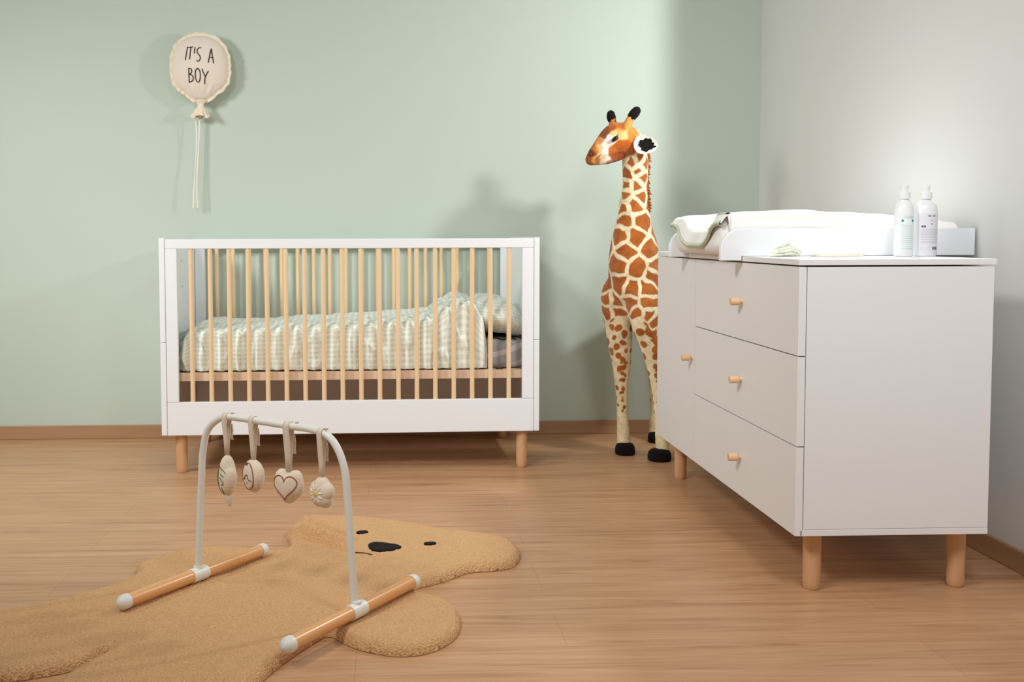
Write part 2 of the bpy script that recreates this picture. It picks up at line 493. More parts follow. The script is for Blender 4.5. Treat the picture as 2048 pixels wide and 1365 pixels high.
def duvet_pt(u, v):
    x = X0+(X1-X0)*u
    e = min(1.0, (u*(X1-X0))/0.05); e2 = min(1.0, ((1-u)*(X1-X0))/0.022)
    endf = math.sqrt(max(0.0, 1-(1-e)**2))*math.sqrt(max(0.0, 1-(1-e2)**2)) if u < 1 else 0.0
    T = interp(x, TOP)
    yc, hy = 0.335, 0.288
    zc = 0.387
    # cross-section: front bottom hem, front face, top, back
    s = v
    if s < 0.06:
        a = s/0.06; y = 0.075-0.028*a; z = 0.388+0.004*a*a
    elif s < 0.40:
        a = (s-0.06)/0.34; y = 0.047-0.006*math.sin(a*PI); z = 0.392+(T-0.04-0.392)*a
    elif s < 0.52:
        a = (s-0.40)/0.12*PI/2; y = 0.047+0.055*(1-math.cos(a)); z = T-0.04+0.033*math.sin(a)
    elif s < 0.90:
        a = (s-0.52)/0.38; y = 0.102+0.46*a; z = T-0.007+0.007*math.sin(a*PI)
    else:
        a = (s-0.90)/0.10*PI/2; y = 0.562+0.06*math.sin(a); z = T-0.007-0.06*(1-math.cos(a))
    face = 1.0-sstep(0.38, 0.56, s)
    # vertical folds on the hanging front, pushed out between the bars
    ph = (x-0.1175)/0.0709
    bulge = 0.5-0.5*math.cos(2*PI*ph)
    f1 = mn.noise(Vector((x*26, s*2.3, 3.1))); f2 = mn.noise(Vector((x*55+4*s, s*5.0, 9.2)))
    cr = abs(mn.noise(Vector((x*17+2.0*s, s*3.0, 5.5))))
    fold = -0.011*f1-0.006*f2+0.022*min(cr*2.4, 0.5)-0.012*bulge+0.004
    hang = 1-abs(a-0.5) if False else 1.0
    y += face*fold*(0.55+0.45*math.sin(min(1, s/0.4)*PI))*hang
    y = max(y, 0.0262+0.004*(1-bulge)) if s < 0.45 else y
    z += (1-face)*(0.010*mn.noise(Vector((x*9, y*9, 1.7)))+0.006*mn.noise(Vector((x*24, y*20, 4.7))))
    sh = sstep(0.30, 0.42, s)*(1-sstep(0.5, 0.68, s))
    z += sh*(0.012*abs(mn.noise(Vector((x*34, s*12, 2.2))))-0.004+0.006*mn.noise(Vector((x*60, s*20, 7))))
    if s < 0.12:
        z += -0.004+0.010*abs(mn.noise(Vector((x*30, 0.3, 8.8))))*(1-s/0.12)
        z = max(z, 0.3865)
    z = zc+(z-zc)*(0.25+0.75*endf) if s > 0.06 else z
    y = yc+(y-yc)*(0.90+0.10*endf)
    return Vector((x, y, z))


dv = thing('duvet', (0, 0, 0), 'pale green gingham duvet spread over most of the crib mattress', 'duvet', rz=0.0183)
b = MB(); b.grid(duvet_pt, 420, 90, uvfn=lambda u, v: (u*1.2, float(np.interp(v, [0, 0.06, 0.40, 0.52, 0.90, 1.0], [0, 0.03, 0.20, 0.29, 0.75, 0.83]))))
dco = b.obj('cover', M_GING, dv, angle=180)
md = dco.modifiers.new('t', 'SOLIDIFY'); md.thickness = 0.006; md.offset = -1

# pillow
pw = thing('pillow', (1.292, 0.335, 0.508), 'green gingham pillow leaning at the right end of the crib', 'pillow', rz=0.0183)


def pillow_pt(u, v):
    th = u*2*PI; ph = (v-0.5)*PI
    ex = 0.55

    def sp(c, p):
        return math.copysign(abs(c)**p, c)
    cx, cy, cz = sp(math.cos(ph), 0.6)*sp(math.cos(th), ex), sp(math.cos(ph), 0.6)*sp(math.sin(th), ex), sp(math.sin(ph), 1.0)
    x, y, z = 0.112*cx, 0.265*cy, 0.075*cz*(1-0.25*abs(cx)**4)*(1-0.3*abs(cy)**4)
    n = mn.noise(Vector((x*14, y*14, z*14))); z += 0.008*n; x += 0.006*mn.noise(Vector((y*20, z*20, 3)))
    return Vector((x, y, z+0.078-0.10*x-1.6*max(0, x-0.02)**1.5))


b = MB(); b.grid(pillow_pt, 73, 41, uvfn=lambda u, v: (u*0.75, v*0.40)); b.obj('pillow_case', M_GING, pw, angle=180)

# ------------------------------------------------------------------ dresser
DX, DY, DL, DW = 1.8646, -1.454, 1.3707, 0.488
dr = thing('dresser', (DX, DY, 0), 'white changing dresser with round beech legs and peg handles in front of the giraffe', 'dresser', rz=-0.0036)
SPL = 0.882
b = MB()
b.box(0.021, DW, 0.001, 0.017, 0.1715, 0.8235, 0.0008)          # near end panel
b.box(0.021, DW, DL-0.017, DL, 0.1715, 0.8235, 0.0008)
b.box(0.012, DW, 0.0, DL, 0.1547, 0.1705, 0.001)            # base board
b.box(DW-0.006, DW-0.001, 0.0175, DL-0.0175, 0.1715, 0.8235)     # back sheet
b.box(0.021, DW-0.007, SPL-0.008, SPL+0.008, 0.1715, 0.8235, 0.0008)
b.box(0.03, DW-0.007, 0.0175, SPL-0.009, 0.8135, 0.8232)
b.obj('carcass', M_WHITE_SAT, dr)
b = MB(); b.box(-0.002, DW+0.004, -0.003, DL+0.003, 0.8276, 0.8423, 0.0012); b.obj('top_board', M_WHITE_SAT, dr)


def knob(parent, x, y, z):
    k = MB(); k.lathe([(0.0060, 0.0), (0.0060, -0.006), (0.0085, -0.0085), (0.0112, -0.0105), (0.0112, -0.0335), (0.0100, -0.0350), (0.004, -0.0353)], 24, (x, y, z), 'X')
    return k.obj('knob', M_BEECH_KNOB, parent)


for z0, z1, kz in ((0.1552, 0.3772, 0.267), (0.3802, 0.6018, 0.491), (0.6048, 0.8238, 0.714)):
    b = MB(); b.box(0.0, 0.019, 0.0, SPL-0.002, z0, z1, 0.0008)
    b.box(0.0192, 0.40, 0.03, SPL-0.03, z0+0.03, z0+0.16)
    d = b.obj('drawer', M_WHITE_SAT, dr); knob(d, 0.0, 0.415, kz)
b = MB(); b.box(0.0, 0.019, SPL+0.002, DL, 0.1552, 0.8238, 0.0008); d = b.obj('door', M_WHITE_SAT, dr); knob(d, 0.0, SPL+0.028, 0.497)
b = MB(); b.lathe([(0.017, 0.0), (0.0205, 0.004), (0.0218, 0.02), (0.0225, 0.1), (0.0225, 0.1547)], 30)
lg = b.obj('leg', M_BEECH_LEG, dr, (0.072, 0.068, 0))
for x, y in ((DW-0.040, 0.072), (0.072, DL-0.075), (DW-0.040, DL-0.075)):
    inst(lg, (x, y, 0))

# ------------------------------------------------------------------ changing tray on the dresser
TZ = 0.8428
ty0, ty1, tx0, tx1 = -1.043, -0.480, 1.800, 2.535
tray = thing('changing_tray', (tx0, ty0, TZ), 'white changing tray with rounded side boards on top of the dresser', 'changing tray')


def side_board(lip):
    R = 0.062; H = 0.078
    out = [(0.0, -0.013 if lip else 0.0)]
    out += [(0.0, H-R)] + [(R-R*math.cos(a), H-R+R*math.sin(a)) for a in [PI/2*i/14 for i in range(1, 15)]]
    out += [(tx1-tx0, H), (tx1-tx0, 0.0)]
    if lip:
        out += [(DX-tx0-0.0035, 0.0), (DX-tx0-0.0035, -0.013)]
    return out


for nm, y in (('near', 0.0), ('far', ty1-ty0-0.018)):
    b = MB(); b.prism(side_board(True), lambda a, c, t: (a, t, c), y, y+0.018)
    o_ = b.obj('side_board', M_WHITE, tray, angle=30)
    mo = o_.modifiers.new('b', 'BEVEL'); mo.width = 0.002; mo.segments = 2; mo.limit_method = 'ANGLE'
b = MB(); b.box(tx1-tx0-0.016, tx1-tx0, 0.0185, ty1-ty0-0.0185, 0, 0.07, 0.001); b.obj('back_board', M_WHITE, tray)
b = MB(); b.box(0.072, 0.088, 0.0185, ty1-ty0-0.0185, 0, 0.03, 0.001); b.obj('front_board', M_WHITE, tray)

# changing pad: thick wedge with raised sides and a dip along the middle
pad = thing('changing_pad', (1.815, -0.7615, TZ), 'white cushioned changing pad lying inside the changing tray', 'changing pad')
PLN, PHW = 0.70, 0.252


def pad_top(x, y):
    """height over the tray floor at pad-local x (0..PLN) and y (-PHW..PHW)"""
    q = abs(y)/PHW
    hs = interp(x, [(0, 0.112), (0.2, 0.119), (0.38, 0.113), (PLN, 0.085)])
    valley = interp(x, [(0, 0.068), (0.3, 0.072), (PLN, 0.06)])
    k = sstep(0.25, 0.78, q)
    return valley+(hs-valley)*k


def pad_pt(u, v):
    x = PLN*u; e = min(1.0, min(u, 1-u)*PLN/0.03); ef = math.sqrt(max(0, 1-(1-e)**2))
    if v < 0.5:
        w = v/0.5; y = -PHW+2*PHW*w
        q = abs(y)/PHW; edge_ = 1 if q < 0.88 else math.sqrt(max(0, 1-((q-0.88)/0.12)**2))
        h = pad_top(x, y); z = 0.035+(h-0.035)*edge_+0.003*mn.noise(Vector((x*14, y*14, 0)))
    else:
        w = (v-0.5)/0.5; y = PHW-2*PHW*w
        q = abs(y)/PHW; edge_ = 1 if q < 0.9 else math.sqrt(max(0, 1-((q-0.9)/0.1)**2))
        z = 0.035-0.034*edge_
    zc = 0.045
    return Vector((x, y*(0.96+0.04*ef), zc+(z-zc)*(0.55+0.45*ef)))


b = MB(); b.grid(pad_pt, 60, 96, closed_v=True)
n = 96
b.f.append(tuple(range(n-1, -1, -1))); b.mi.append(0); b.f.append(tuple(range(59*n, 60*n))); b.mi.append(0)
b.obj('cushion', M_VINYL, pad, angle=60)

# towelling cover on the pad, folding over its front end
tw = thing('towel_cover', (1.815, -0.7615, TZ), 'white terry towel with pale green edge draped over the changing pad', 'towel')


def towel_pt(u, v):
    y = -0.2555+0.511*v
    s = u*0.715-0.045     # negative: hangs over the front end
    q = abs(y)/PHW
    drop = 0.046*(1-0.45*sstep(0.55, 0.95, q))
    if s < 0:
        t = -s/0.045; x = 0.018-0.026*t**0.6+0.003*math.sin(y*40); z = pad_top(0.018, y)+0.006-t*drop
    else:
        x = s+0.018+0.003*math.sin(y*40)*max(0, 1-s/0.03); z = pad_top(x, y)+0.008-0.002*max(0, 1-s/0.02)
    edge_ = 1 if q < 0.88 else math.sqrt(max(0, 1-((q-0.88)/0.14)**2))
    z = z if s < 0 else 0.03+(z-0.03)*edge_
    z += 0.006*mn.noise(Vector((s*11, y*9, 2)))*sstep(0, 0.1, s)+0.006*max(0, mn.noise(Vector((s*7, y*3, 6))))*sstep(0.05, 0.2, s)
    return Vector((x, y, z))


b = MB(); b.grid(towel_pt, 110, 90); o_ = b.obj('terry_cloth', M_TERRY, tw, angle=180)
md = o_.modifiers.new('t', 'SOLIDIFY'); md.thickness = 0.004; md.offset = 1
M_TRIM = gingham('green_gingham_trim', (232, 236, 222), (196, 206, 178), (168, 180, 146), 0.010)
b = MB()


def trim_pt(u, v):
    yv = u
    p = towel_pt(0.0, yv); a = 2*PI*v
    return p+Vector((math.cos(a)*0.0045-0.002, 0, math.sin(a)*0.0075+0.001))


b.grid(trim_pt, 80, 9, closed_v=True, uvfn=lambda u, v: (u*0.5, v*0.03))
o_ = b.obj('green_binding', M_TRIM, tw, angle=180); o_['label'] = 'pale green gingham binding'
b = MB()


def trim2_pt(u, v):
    p = towel_pt(0.062+0.0*u, 0.02+0.33*u); a = 2*PI*v
    return p+Vector((math.cos(a)*0.007, 0, math.sin(a)*0.003+0.004))


b.grid(trim2_pt, 50, 9, closed_v=True, uvfn=lambda u, v: (u*0.2, v*0.04))
b.obj('side_binding', M_TRIM, tw, angle=180)

# muslin cloth and folded flat cloth on the dresser top
mc = thing('muslin_cloth', (1.955, -1.115, TZ), 'crumpled green and white muslin cloth at the front edge of the dresser top', 'cloth')
M_MUSLIN = gingham('muslin_green', (236, 238, 224), (206, 214, 186), (176, 188, 150), 0.012)
b = MB()


def wad_pt(u, v):
    th = u*2*PI; r = v
    x = 0.045*r*math.cos(th); y = 0.032*r*math.sin(th)
    h = 0.026*(1-r**2.2)+0.006*mn.noise(Vector((x*90, y*90, 1)))*(1-r)+0.010*abs(mn.noise(Vector((x*60, y*120, 4))))*(1-r*r)
    h += 0.008*math.exp(-((x-0.012)**2+(y+0.005)**2)/0.00018)
    return Vector((x, y, max(h, 0.001*(1-r))+0.001))


b.grid(wad_pt, 64, 26, uvfn=lambda u, v: (u*0.2, v*0.08)); b.obj('bunched_cloth', M_MUSLIN, mc, angle=180)
b = MB()
for k in range(3):
    pts = catmull([(-0.048+0.004*k, -0.022-0.002*k, 0.004+0.005*k), (-0.02, -0.034, 0.006+0.007*k), (0.012, -0.031, 0.008+0.009*k), (0.038, -0.020, 0.004+0.006*k)], 5)
    b.tube(pts, [0.0028+0.0012*math.sin(i*0.9+k) for i in range(len(pts))], 8, round_ends=True)
b.obj('rolled_edge', M_MUSLIN, mc, angle=180)
fc = thing('folded_cloth', (2.085, -1.155, TZ), 'flat cream folded cloth on the dresser top left of the pump bottles', 'cloth')
b = MB()
for k in range(2):
    out = []
    for i in range(40):
        a = 2*PI*i/40; ca, sa = math.cos(a), math.sin(a)
        out.append((0.066*math.copysign(abs(ca)**0.6, ca)-0.004*k, 0.045*math.copysign(abs(sa)**0.6, sa)+0.004*k))
    b.prism(out, lambda x, y, t: (x, y, t), 0.0005+0.004*k, 0.0042+0.004*k)
b.obj('cloth_layers', M_FOLD, fc)


# ------------------------------------------------------------------ pump bottles
def bottle(loc, rw, label, kind):
    t = thing('pump_bottle', loc, label, 'bottle')
    H = 0.138
    b = MB(); b.lathe([(rw*0.90, 0.0), (rw, 0.004), (rw, H-0.02), (rw*0.97, H-0.008), (rw*0.86, H+0.003), (rw*0.62, H+0.011), (0.0125, H+0.016), (0.0125, H+0.02)], 40, sy=0.82)
    b.obj('body', M_BOTTLE, t, angle=60)
    b = MB(); z = H+0.0185
    b.lathe([(0.0148, z), (0.0150, z+0.001), (0.0150, z+0.018), (0.0140, z+0.019)], 32)
    cp = b.obj('cap', M_BOTTLE, t)
    b = MB(); z += 0.0192
    b.lathe([(0.0095, z), (0.0085, z+0.009), (0.0085, z+0.010), (0.0098, z+0.011), (0.0098, z+0.017), (0.0088, z+0.018)], 28)
    b.obj('nozzle', M_BOTTLE, cp)
    # label: follows the bottle wall
    def wall(a, z, o=0.0006):
        return Vector(((rw+o)*math.sin(a), -(rw+o)*0.82*math.cos(a), z))
    lb = MB()

    def patch(a0, a1, z0, z1, mi, o):
        k = max(2, int((a1-a0)/0.08)+2)
        vs = []
        for i in range(k):
            a = a0+(a1-a0)*i/(k-1); vs += [wall(a, z0, o), wall(a, z1, o)]
        lb.add(vs, [(2*i, 2*i+2, 2*i+3, 2*i+1) for i in range(k-1)], mi)
    if kind == 0:
        patch(-1.05, 1.05, 0.016, 0.112, 0, 0.0004)
        mats = [M_LABEL, M_TEAL, M_TEAL_P, M_GREY_P, M_DARK_P, M_VIOLET]
        patch(-0.62, -0.40, 0.094, 0.100, 1, 0.0007); patch(0.50, 0.80, 0.094, 0.100, 1, 0.0007)
        patch(-0.35, 0.75, 0.104, 0.109, 2, 0.0007)
        for i in range(11):
            z = 0.026+i*0.0056; patch(-0.62, random.uniform(0.45, 0.8), z, z+0.0018, 2, 0.0007)
        patch(-0.62, 0.7, 0.020, 0.0228, 2, 0.0007)
        for i in range(3):
            patch(-0.75+i*0.25, -0.66+i*0.25, 0.086, 0.089, (2, 3, 2)[i], 0.0007)
    else:
        patch(-1.05, 1.05, 0.012, 0.116, 0, 0.0004)
        mats = [M_LABEL2, M_TEAL, M_TEAL_P, M_GREY_P, M_DARK_P, M_VIOLET]
        patch(-0.20, 0.08, 0.1085, 0.111, 4, 0.0007); patch(0.22, 0.48, 0.1085, 0.111, 4, 0.0007)
        patch(0.02, 0.26, 0.096, 0.099, 3, 0.0007); patch(0.1, 0.18, 0.086, 0.090, 4, 0.0007)
        patch(-0.72, -0.36, 0.079, 0.084, 5, 0.0007); patch(-0.57, -0.50, 0.0803, 0.0828, 0, 0.0009)
        for i in range(9):
            z = 0.036+i*0.0045; patch(-0.78, random.uniform(0.55, 0.85), z, z+0.0016, 3, 0.0007)
        for q in (0.0, 1.0):
            patch(-0.75, 0.05, 0.019+q*0.0055, 0.0198+q*0.0055, 3, 0.0007)
        patch(-0.77, -0.74, 0.019, 0.0253, 3, 0.0007)
        a = 0.20
        while a < 0.74:                                   # bar code
            w = random.choice((0.015, 0.025, 0.04)); patch(a, a+w, 0.018, 0.026, 4, 0.0007); a += w+random.choice((0.012, 0.02))
    lb.obj('label', mats, t, angle=180)
    return t


bottle((2.266, -1.165, TZ), 0.0255, 'slimmer white pump bottle with teal squares on its label', 0)
bottle((2.334, -1.150, TZ), 0.0312, 'wider white pump bottle with barcode and violet mark on its label', 1)

# ------------------------------------------------------------------ balloon cushion on the wall
BX, BY, BZ = 0.046, 0.690, 1.642
bl = thing('balloon_cushion', (BX, BY, BZ), 'cream fabric balloon cushion with ruffled edge hanging on the green wall', 'wall decoration')


def brad(th):
    """outline radius in the wall plane, th from +x anticlockwise"""
    c, s = math.cos(th), math.sin(th)
    rx, rz = 0.121, 0.136 if s > 0 else 0.150
    r = 1/math.sqrt((c/rx)**2+(s/rz)**2)
    bulge = 1+0.05*abs(math.sin(2*th))**1.5
    if s < 0:
        bulge *= 1-0.10*math.exp(-((th % (2*PI)-1.5*PI+0.55)/0.35)**2)-0.10*math.exp(-((th % (2*PI)-1.5*PI-0.55)/0.35)**2)
    return r*bulge


def bsurf(x, z, off=0.0, T=0.05):
    th = math.atan2(z, x); rho = min(1.0, math.hypot(x, z)/brad(th))
    y = -T*(1-rho**2.2)**0.62
    w = math.exp(-(z+0.13)**2/0.0030)*math.exp(-x*x/0.006)
    y += w*0.006*math.sin(math.atan2(x, z+0.185)*22)*min(1, (1-rho)*6)
    return Vector((x, y-off, z))


b = MB()
for sgn in (1, -1):
    def f(u, v, sgn=sgn):
        th = 2*PI*u; r = brad(th)*v
        p = bsurf(r*math.cos(th), r*math.sin(th))
        p.y = p.y if sgn > 0 else min(0.045, -p.y*0.9)
        p.y += 0.0015*mn.noise(Vector((p.x*40, 2, p.z*40)))*(1-v)
        return p
    b.grid(f, 97, 26)
b.obj('stuffed_body', M_BALLOON, bl, angle=180)


def ruffle(u, v):
    th = -PI/2+0.16+(2*PI-0.32)*u; r = brad(th)*0.975+0.0155*v*(1+0.22*mn.noise(Vector((th*3.1, 0, 1)))+0.10*math.sin(th*17+3*math.sin(th*2)))
    w = 0.0050*v*math.sin(th*27+3*math.sin(th*3))
    return Vector((r*math.cos(th), w-0.002, r*math.sin(th)))


b = MB(); b.grid(ruffle, 320, 5); o_ = b.obj('ruffle', M_CREAM_T, bl, angle=180)
md = o_.modifiers.new('t', 'SOLIDIFY'); md.thickness = 0.0018


def knot(u, v):
    th = 2*PI*u
    h = -v
    r = interp(v, [(0, 0.030), (0.25, 0.012), (0.35, 0.0105), (0.7, 0.024), (1.0, 0.036)])
    r *= 1+(0.22*sstep(0.3, 0.9, v))*math.sin(th*9)
    return Vector((r*math.cos(th)-0.004*v, r*0.55*math.sin(th)-0.002, -0.142+0.075*h+0.006*v*math.sin(th*3)))


b = MB(); b.grid(knot, 109, 22); o_ = b.obj('gathered_neck', M_CREAM_T, bl, angle=180)
md = o_.modifiers.new('t', 'SOLIDIFY'); md.thickness = 0.0018
for k, (xa, xb, ph) in enumerate(((-0.026, -0.037, 0.0), (-0.014, -0.022, 1.1))):
    b = MB()
    pts = [(xa+(xb-xa)*t+0.004*math.sin(t*5+ph), 0.012+0.006*math.sin(t*4+ph), -0.205-0.405*t) for t in [i/24 for i in range(25)]]
    b.tube(pts, 0.0028, 8, round_ends=True); b.obj('string', M_IVORY, bl)
# IT'S A / BOY, hand lettered
STR = [[(232, 190), (224, 235), (217, 280)], [(239, 193), (268, 190)], [(255, 192), (251, 233), (247, 275)], [(283, 195), (281, 212), (280, 236)],
       [(325, 196), (312, 196), (301, 208), (299, 225), (307, 240), (317, 252), (321, 270), (314, 287), (304, 291), (296, 285)],
       [(376, 297), (384, 250), (394, 202)], [(394, 202), (402, 250), (410, 301)], [(383, 262), (405, 264)],
       [(240, 338), (240, 386), (240, 434)], [(240, 338), (254, 342), (261, 354), (257, 370), (243, 381)], [(243, 381), (260, 386), (269, 402), (264, 422), (240, 434)],
       [(302, 339), (288, 355), (285, 388), (289, 420), (302, 434), (314, 420), (319, 388), (315, 355), (302, 339)],
       [(333, 345), (341, 370), (352, 393)], [(374, 359), (362, 380), (352, 400), (349, 420), (347, 445)]]
b = MB()
for s in STR:
    w = []
    for px, py in s:
        x = (310+px/3.5-402.3)*0.00218+0.010; z = (130-(40+py/3.5))*0.00217+0.002
        w.append((x, 0, z))
    c = catmull(w, 6) if len(w) > 2 else [Vector(w[0]).lerp(Vector(w[1]), i/6) for i in range(7)]
    b.tube([bsurf(p.x, p.z, 0.0012) for p in c], 0.0020, 7, round_ends=True)
o_ = b.obj('lettering', M_INK, bl, angle=180); o_['label'] = 'black hand-lettered words on the balloon'

# ------------------------------------------------------------------ bear rug
OUT = [(-0.067, -1.491), (-0.023, -1.480), (0.065, -1.424), (0.148, -1.34), (0.180, -1.275), (0.192, -1.234), (0.178, -1.180), (0.191, -1.131), (0.228, -1.083), (0.295, -1.029), (0.379, -1.010), (0.47, -1.035), (0.535, -1.055),
       (0.569, -1.030), (0.571, -0.95), (0.552, -0.870), (0.562, -0.80), (0.590, -0.735), (0.650, -0.700), (0.736, -0.695), (0.83, -0.732), (0.938, -0.795), (1.012, -0.855), (1.085, -0.890), (1.164, -0.930), (1.211, -0.979), (1.228, -1.049), (1.223, -1.115), (1.194, -1.185), (1.136, -1.215), (1.089, -1.222), (1.053, -1.243), (1.011, -1.290), (0.964, -1.325), (0.930, -1.348), (0.918, -1.383), (0.947, -1.429), (0.992, -1.471), (1.021, -1.538), (1.024, -1.607), (1.008, -1.683), (0.969, -1.745), (0.924, -1.776), (0.871, -1.780), (0.817, -1.757), (0.773, -1.722), (0.742, -1.680), (0.719, -1.662), (0.694, -1.697), (0.661, -1.758), (0.63, -1.824), (0.606, -1.886), (0.590, -1.945), (0.565, -2.04), (0.50, -2.14), (0.40, -2.19), (0.29, -2.15), (0.215, -2.06), (0.192, -1.95), (0.207, -1.87), (0.238, -1.80), (0.262, -1.752), (0.245, -1.765), (0.200, -1.825), (0.142, -1.856), (0.071, -1.876), (-0.06, -1.872), (-0.18, -1.81), (-0.235, -1.69), (-0.19, -1.56), (-0.12, -1.505)]
oc = np.array([p[:2] for p in catmull([(x, y, 0) for x, y in OUT], 8, True)])


def rug_height(P):
    """P (n,2) -> signed distance to outline (inside positive) and nearest outline point"""
    A = oc; B = np.roll(oc, -1, 0); best = np.full(len(P), 1e9); near = np.zeros_like(P); ins = np.zeros(len(P), bool)
    for a, c in zip(A, B):
        d = c-a; L = d@d+1e-12
        t = np.clip(((P-a)@d)/L, 0, 1); q = a+t[:, None]*d; dd = ((P-q)**2).sum(1)
        m = dd < best; best[m] = dd[m]; near[m] = q[m]
        cond = ((a[1] > P[:, 1]) != (c[1] > P[:, 1]))
        with np.errstate(divide='ignore', invalid='ignore'):
            xi = a[0]+(P[:, 1]-a[1])*(c[0]-a[0])/(c[1]-a[1]+1e-15)
        ins ^= cond & (P[:, 0] < xi)
    return np.where(ins, 1, -1)*np.sqrt(best), near


GS = 0.0052
gx = np.arange(-0.27, 1.26, GS); gy = np.arange(-2.22, -0.66, GS)
GX, GY = np.meshgrid(gx, gy, indexing='ij'); PP = np.stack([GX.ravel(), GY.ravel()], 1)
sd, nr = rug_height(PP)
inside = (sd > 0)
nx, ny = len(gx), len(gy)
I = np.arange(nx*ny).reshape(nx, ny)
Q = np.stack([I[:-1, :-1], I[1:, :-1], I[1:, 1:], I[:-1, 1:]], -1).reshape(-1, 4)
keep = (sd[Q] > -GS*0.2).any(1) & (sd[Q] > -GS*1.5).all(1)
Q = Q[keep]
used = np.unique(Q); remap = -np.ones(nx*ny, int); remap[used] = np.arange(len(used))
Pu = PP[used].copy(); su = sd[used]; out_m = su <= 0; Pu[out_m] = nr[used][out_m]; su = np.maximum(su, 0)
HT, RE = 0.0255, 0.028
tt = np.clip(su/RE, 0, 1); zt = HT*np.sqrt(1-(1-tt)**2)*0.999
RUGC = (0.60, -1.40)
vt = []
for (x, y), z, s in zip(Pu, zt, su):
    k = min(1.0, s/0.04)
    z += k*(0.0035*mn.noise(Vector((x*7, y*7, 0.5)))+0.0016*mn.noise(Vector((x*25, y*25, 2.5))))
    z += min(1.0, s/0.012)*0.0024*mn.noise(Vector((x*170, y*170, 3.3)))
    # creases across the left of the neck and a ridge where the head is sewn on
    ux, uy = (x-0.66), (y+0.985)
    al = ux*0.62+uy*0.78; ac = ux*0.78-uy*0.62       # along the body axis / across it (left is negative)
    env = math.exp(-((ac+0.02)/0.17)**2)*(1-math.exp(-(((x-0.845)/0.10)**2+((y+1.06)/0.085)**2)**2))
    z += k*env*2.1*(0.014*math.exp(-((al-0.02-0.5*ac*ac)/0.016)**2)-0.013*math.exp(-((al+0.02)/0.020)**2)+0.010*math.exp(-((al-0.075+0.2*ac)/0.014)**2)-0.007*math.exp(-((al-0.047)/0.010)**2)+0.007*math.exp(-((al+0.075)/0.022)**2))
    z += k*0.016*math.exp(-((x-0.60)**2+(y+0.77)**2)/0.004)-k*0.008*math.exp(-((x-0.585)**2+(y+0.865)**2)/0.0008)
    vt.append((x-RUGC[0], y-RUGC[1], max(z+0.002, 0.002)))
nv_ = len(vt)
ft = [tuple(int(remap[i]) for i in q) for q in Q]
rug = thing('bear_rug', (RUGC[0], RUGC[1], 0), 'tan teddy fleece bear-shaped rug lying on the wooden floor', 'rug')
b = MB()
b.v = vt + [(x, y, 0.001) for x, y, z in vt]
b.f = [f for f in ft] + [tuple(i+nv_ for i in reversed(f)) for f in ft]
ec = {}
for f in ft:
    for i in range(4):
        e = (f[i], f[(i+1) % 4]); ec[e] = ec.get(e, 0)+1
b.f += [(c, a, a+nv_, c+nv_) for (a, c) in list(ec) if (c, a) not in ec]
b.mi = [0]*len(b.f)
b.obj('fleece', M_RUG, rug, angle=180)
rz_ = dict()
tree_xy = np.array([(v[0], v[1]) for v in vt]); tree_z = np.array([v[2] for v in vt])


def rug_z(x, y):
    d = (tree_xy[:, 0]-(x-RUGC[0]))**2+(tree_xy[:, 1]-(y-RUGC[1]))**2
    i = np.argsort(d)[:6]; return float(tree_z[i].mean())


def rug_patch(name, outl, mat, h=0.0035):
    b = MB(); c = [p for p in catmull([(x, y, 0) for x, y in outl], 6, True)]
    cx = sum(p.x for p in c)/len(c); cy = sum(p.y for p in c)/len(c)
    vs = []; n_ = len(c); R_ = 6
    for k in range(R_+1):
        t = 1-k/R_
        for p in c:
            x, y = cx+(p.x-cx)*t, cy+(p.y-cy)*t
            vs.append((x-RUGC[0], y-RUGC[1], rug_z(x, y)+(h if k else -0.002)))
    fs = [(k*n_+j, k*n_+(j+1) % n_, (k+1)*n_+(j+1) % n_, (k+1)*n_+j) for k in range(R_) for j in range(n_)]
    b.add(vs, fs); return b.obj(name, mat, rug, angle=180)


rug_patch('nose', [(0.797, -1.058), (0.800, -1.025), (0.822, -1.012), (0.856, -1.026), (0.896, -1.050), (0.886, -1.084), (0.844, -1.112), (0.810, -1.098)], M_BLACKFUR)
for ex, ey in ((0.779, -0.913), (0.975, -1.040)):
    rug_patch('eye', [(ex+0.020*math.cos(a), ey+0.016*math.sin(a)) for a in [2*PI*i/10 for i in range(10)]], M_BLACKFUR)
b = MB(); pts = catmull([(0.745, -1.088, 0), (0.776, -1.105, 0), (0.812, -1.128, 0)], 8)
b.tube([(p.x-RUGC[0], p.y-RUGC[1], rug_z(p.x, p.y)+0.0015) for p in pts], 0.0016, 6); b.obj('mouth_stitch', M_DARKTHREAD, rug)

# ------------------------------------------------------------------ baby gym
GA = Vector((0.376, -1.347, 0)); GD = Vector((0.8245, -0.5658, 0)); GN = Vector((0.5658, 0.8245, 0)); GLEN = 0.4948
ZBAR = 0.0490
gym = thing('baby_gym', GA, 'wooden baby play gym with a white tube arch standing on the bear rug', 'play gym', rz=math.atan2(GD.y, GD.x))
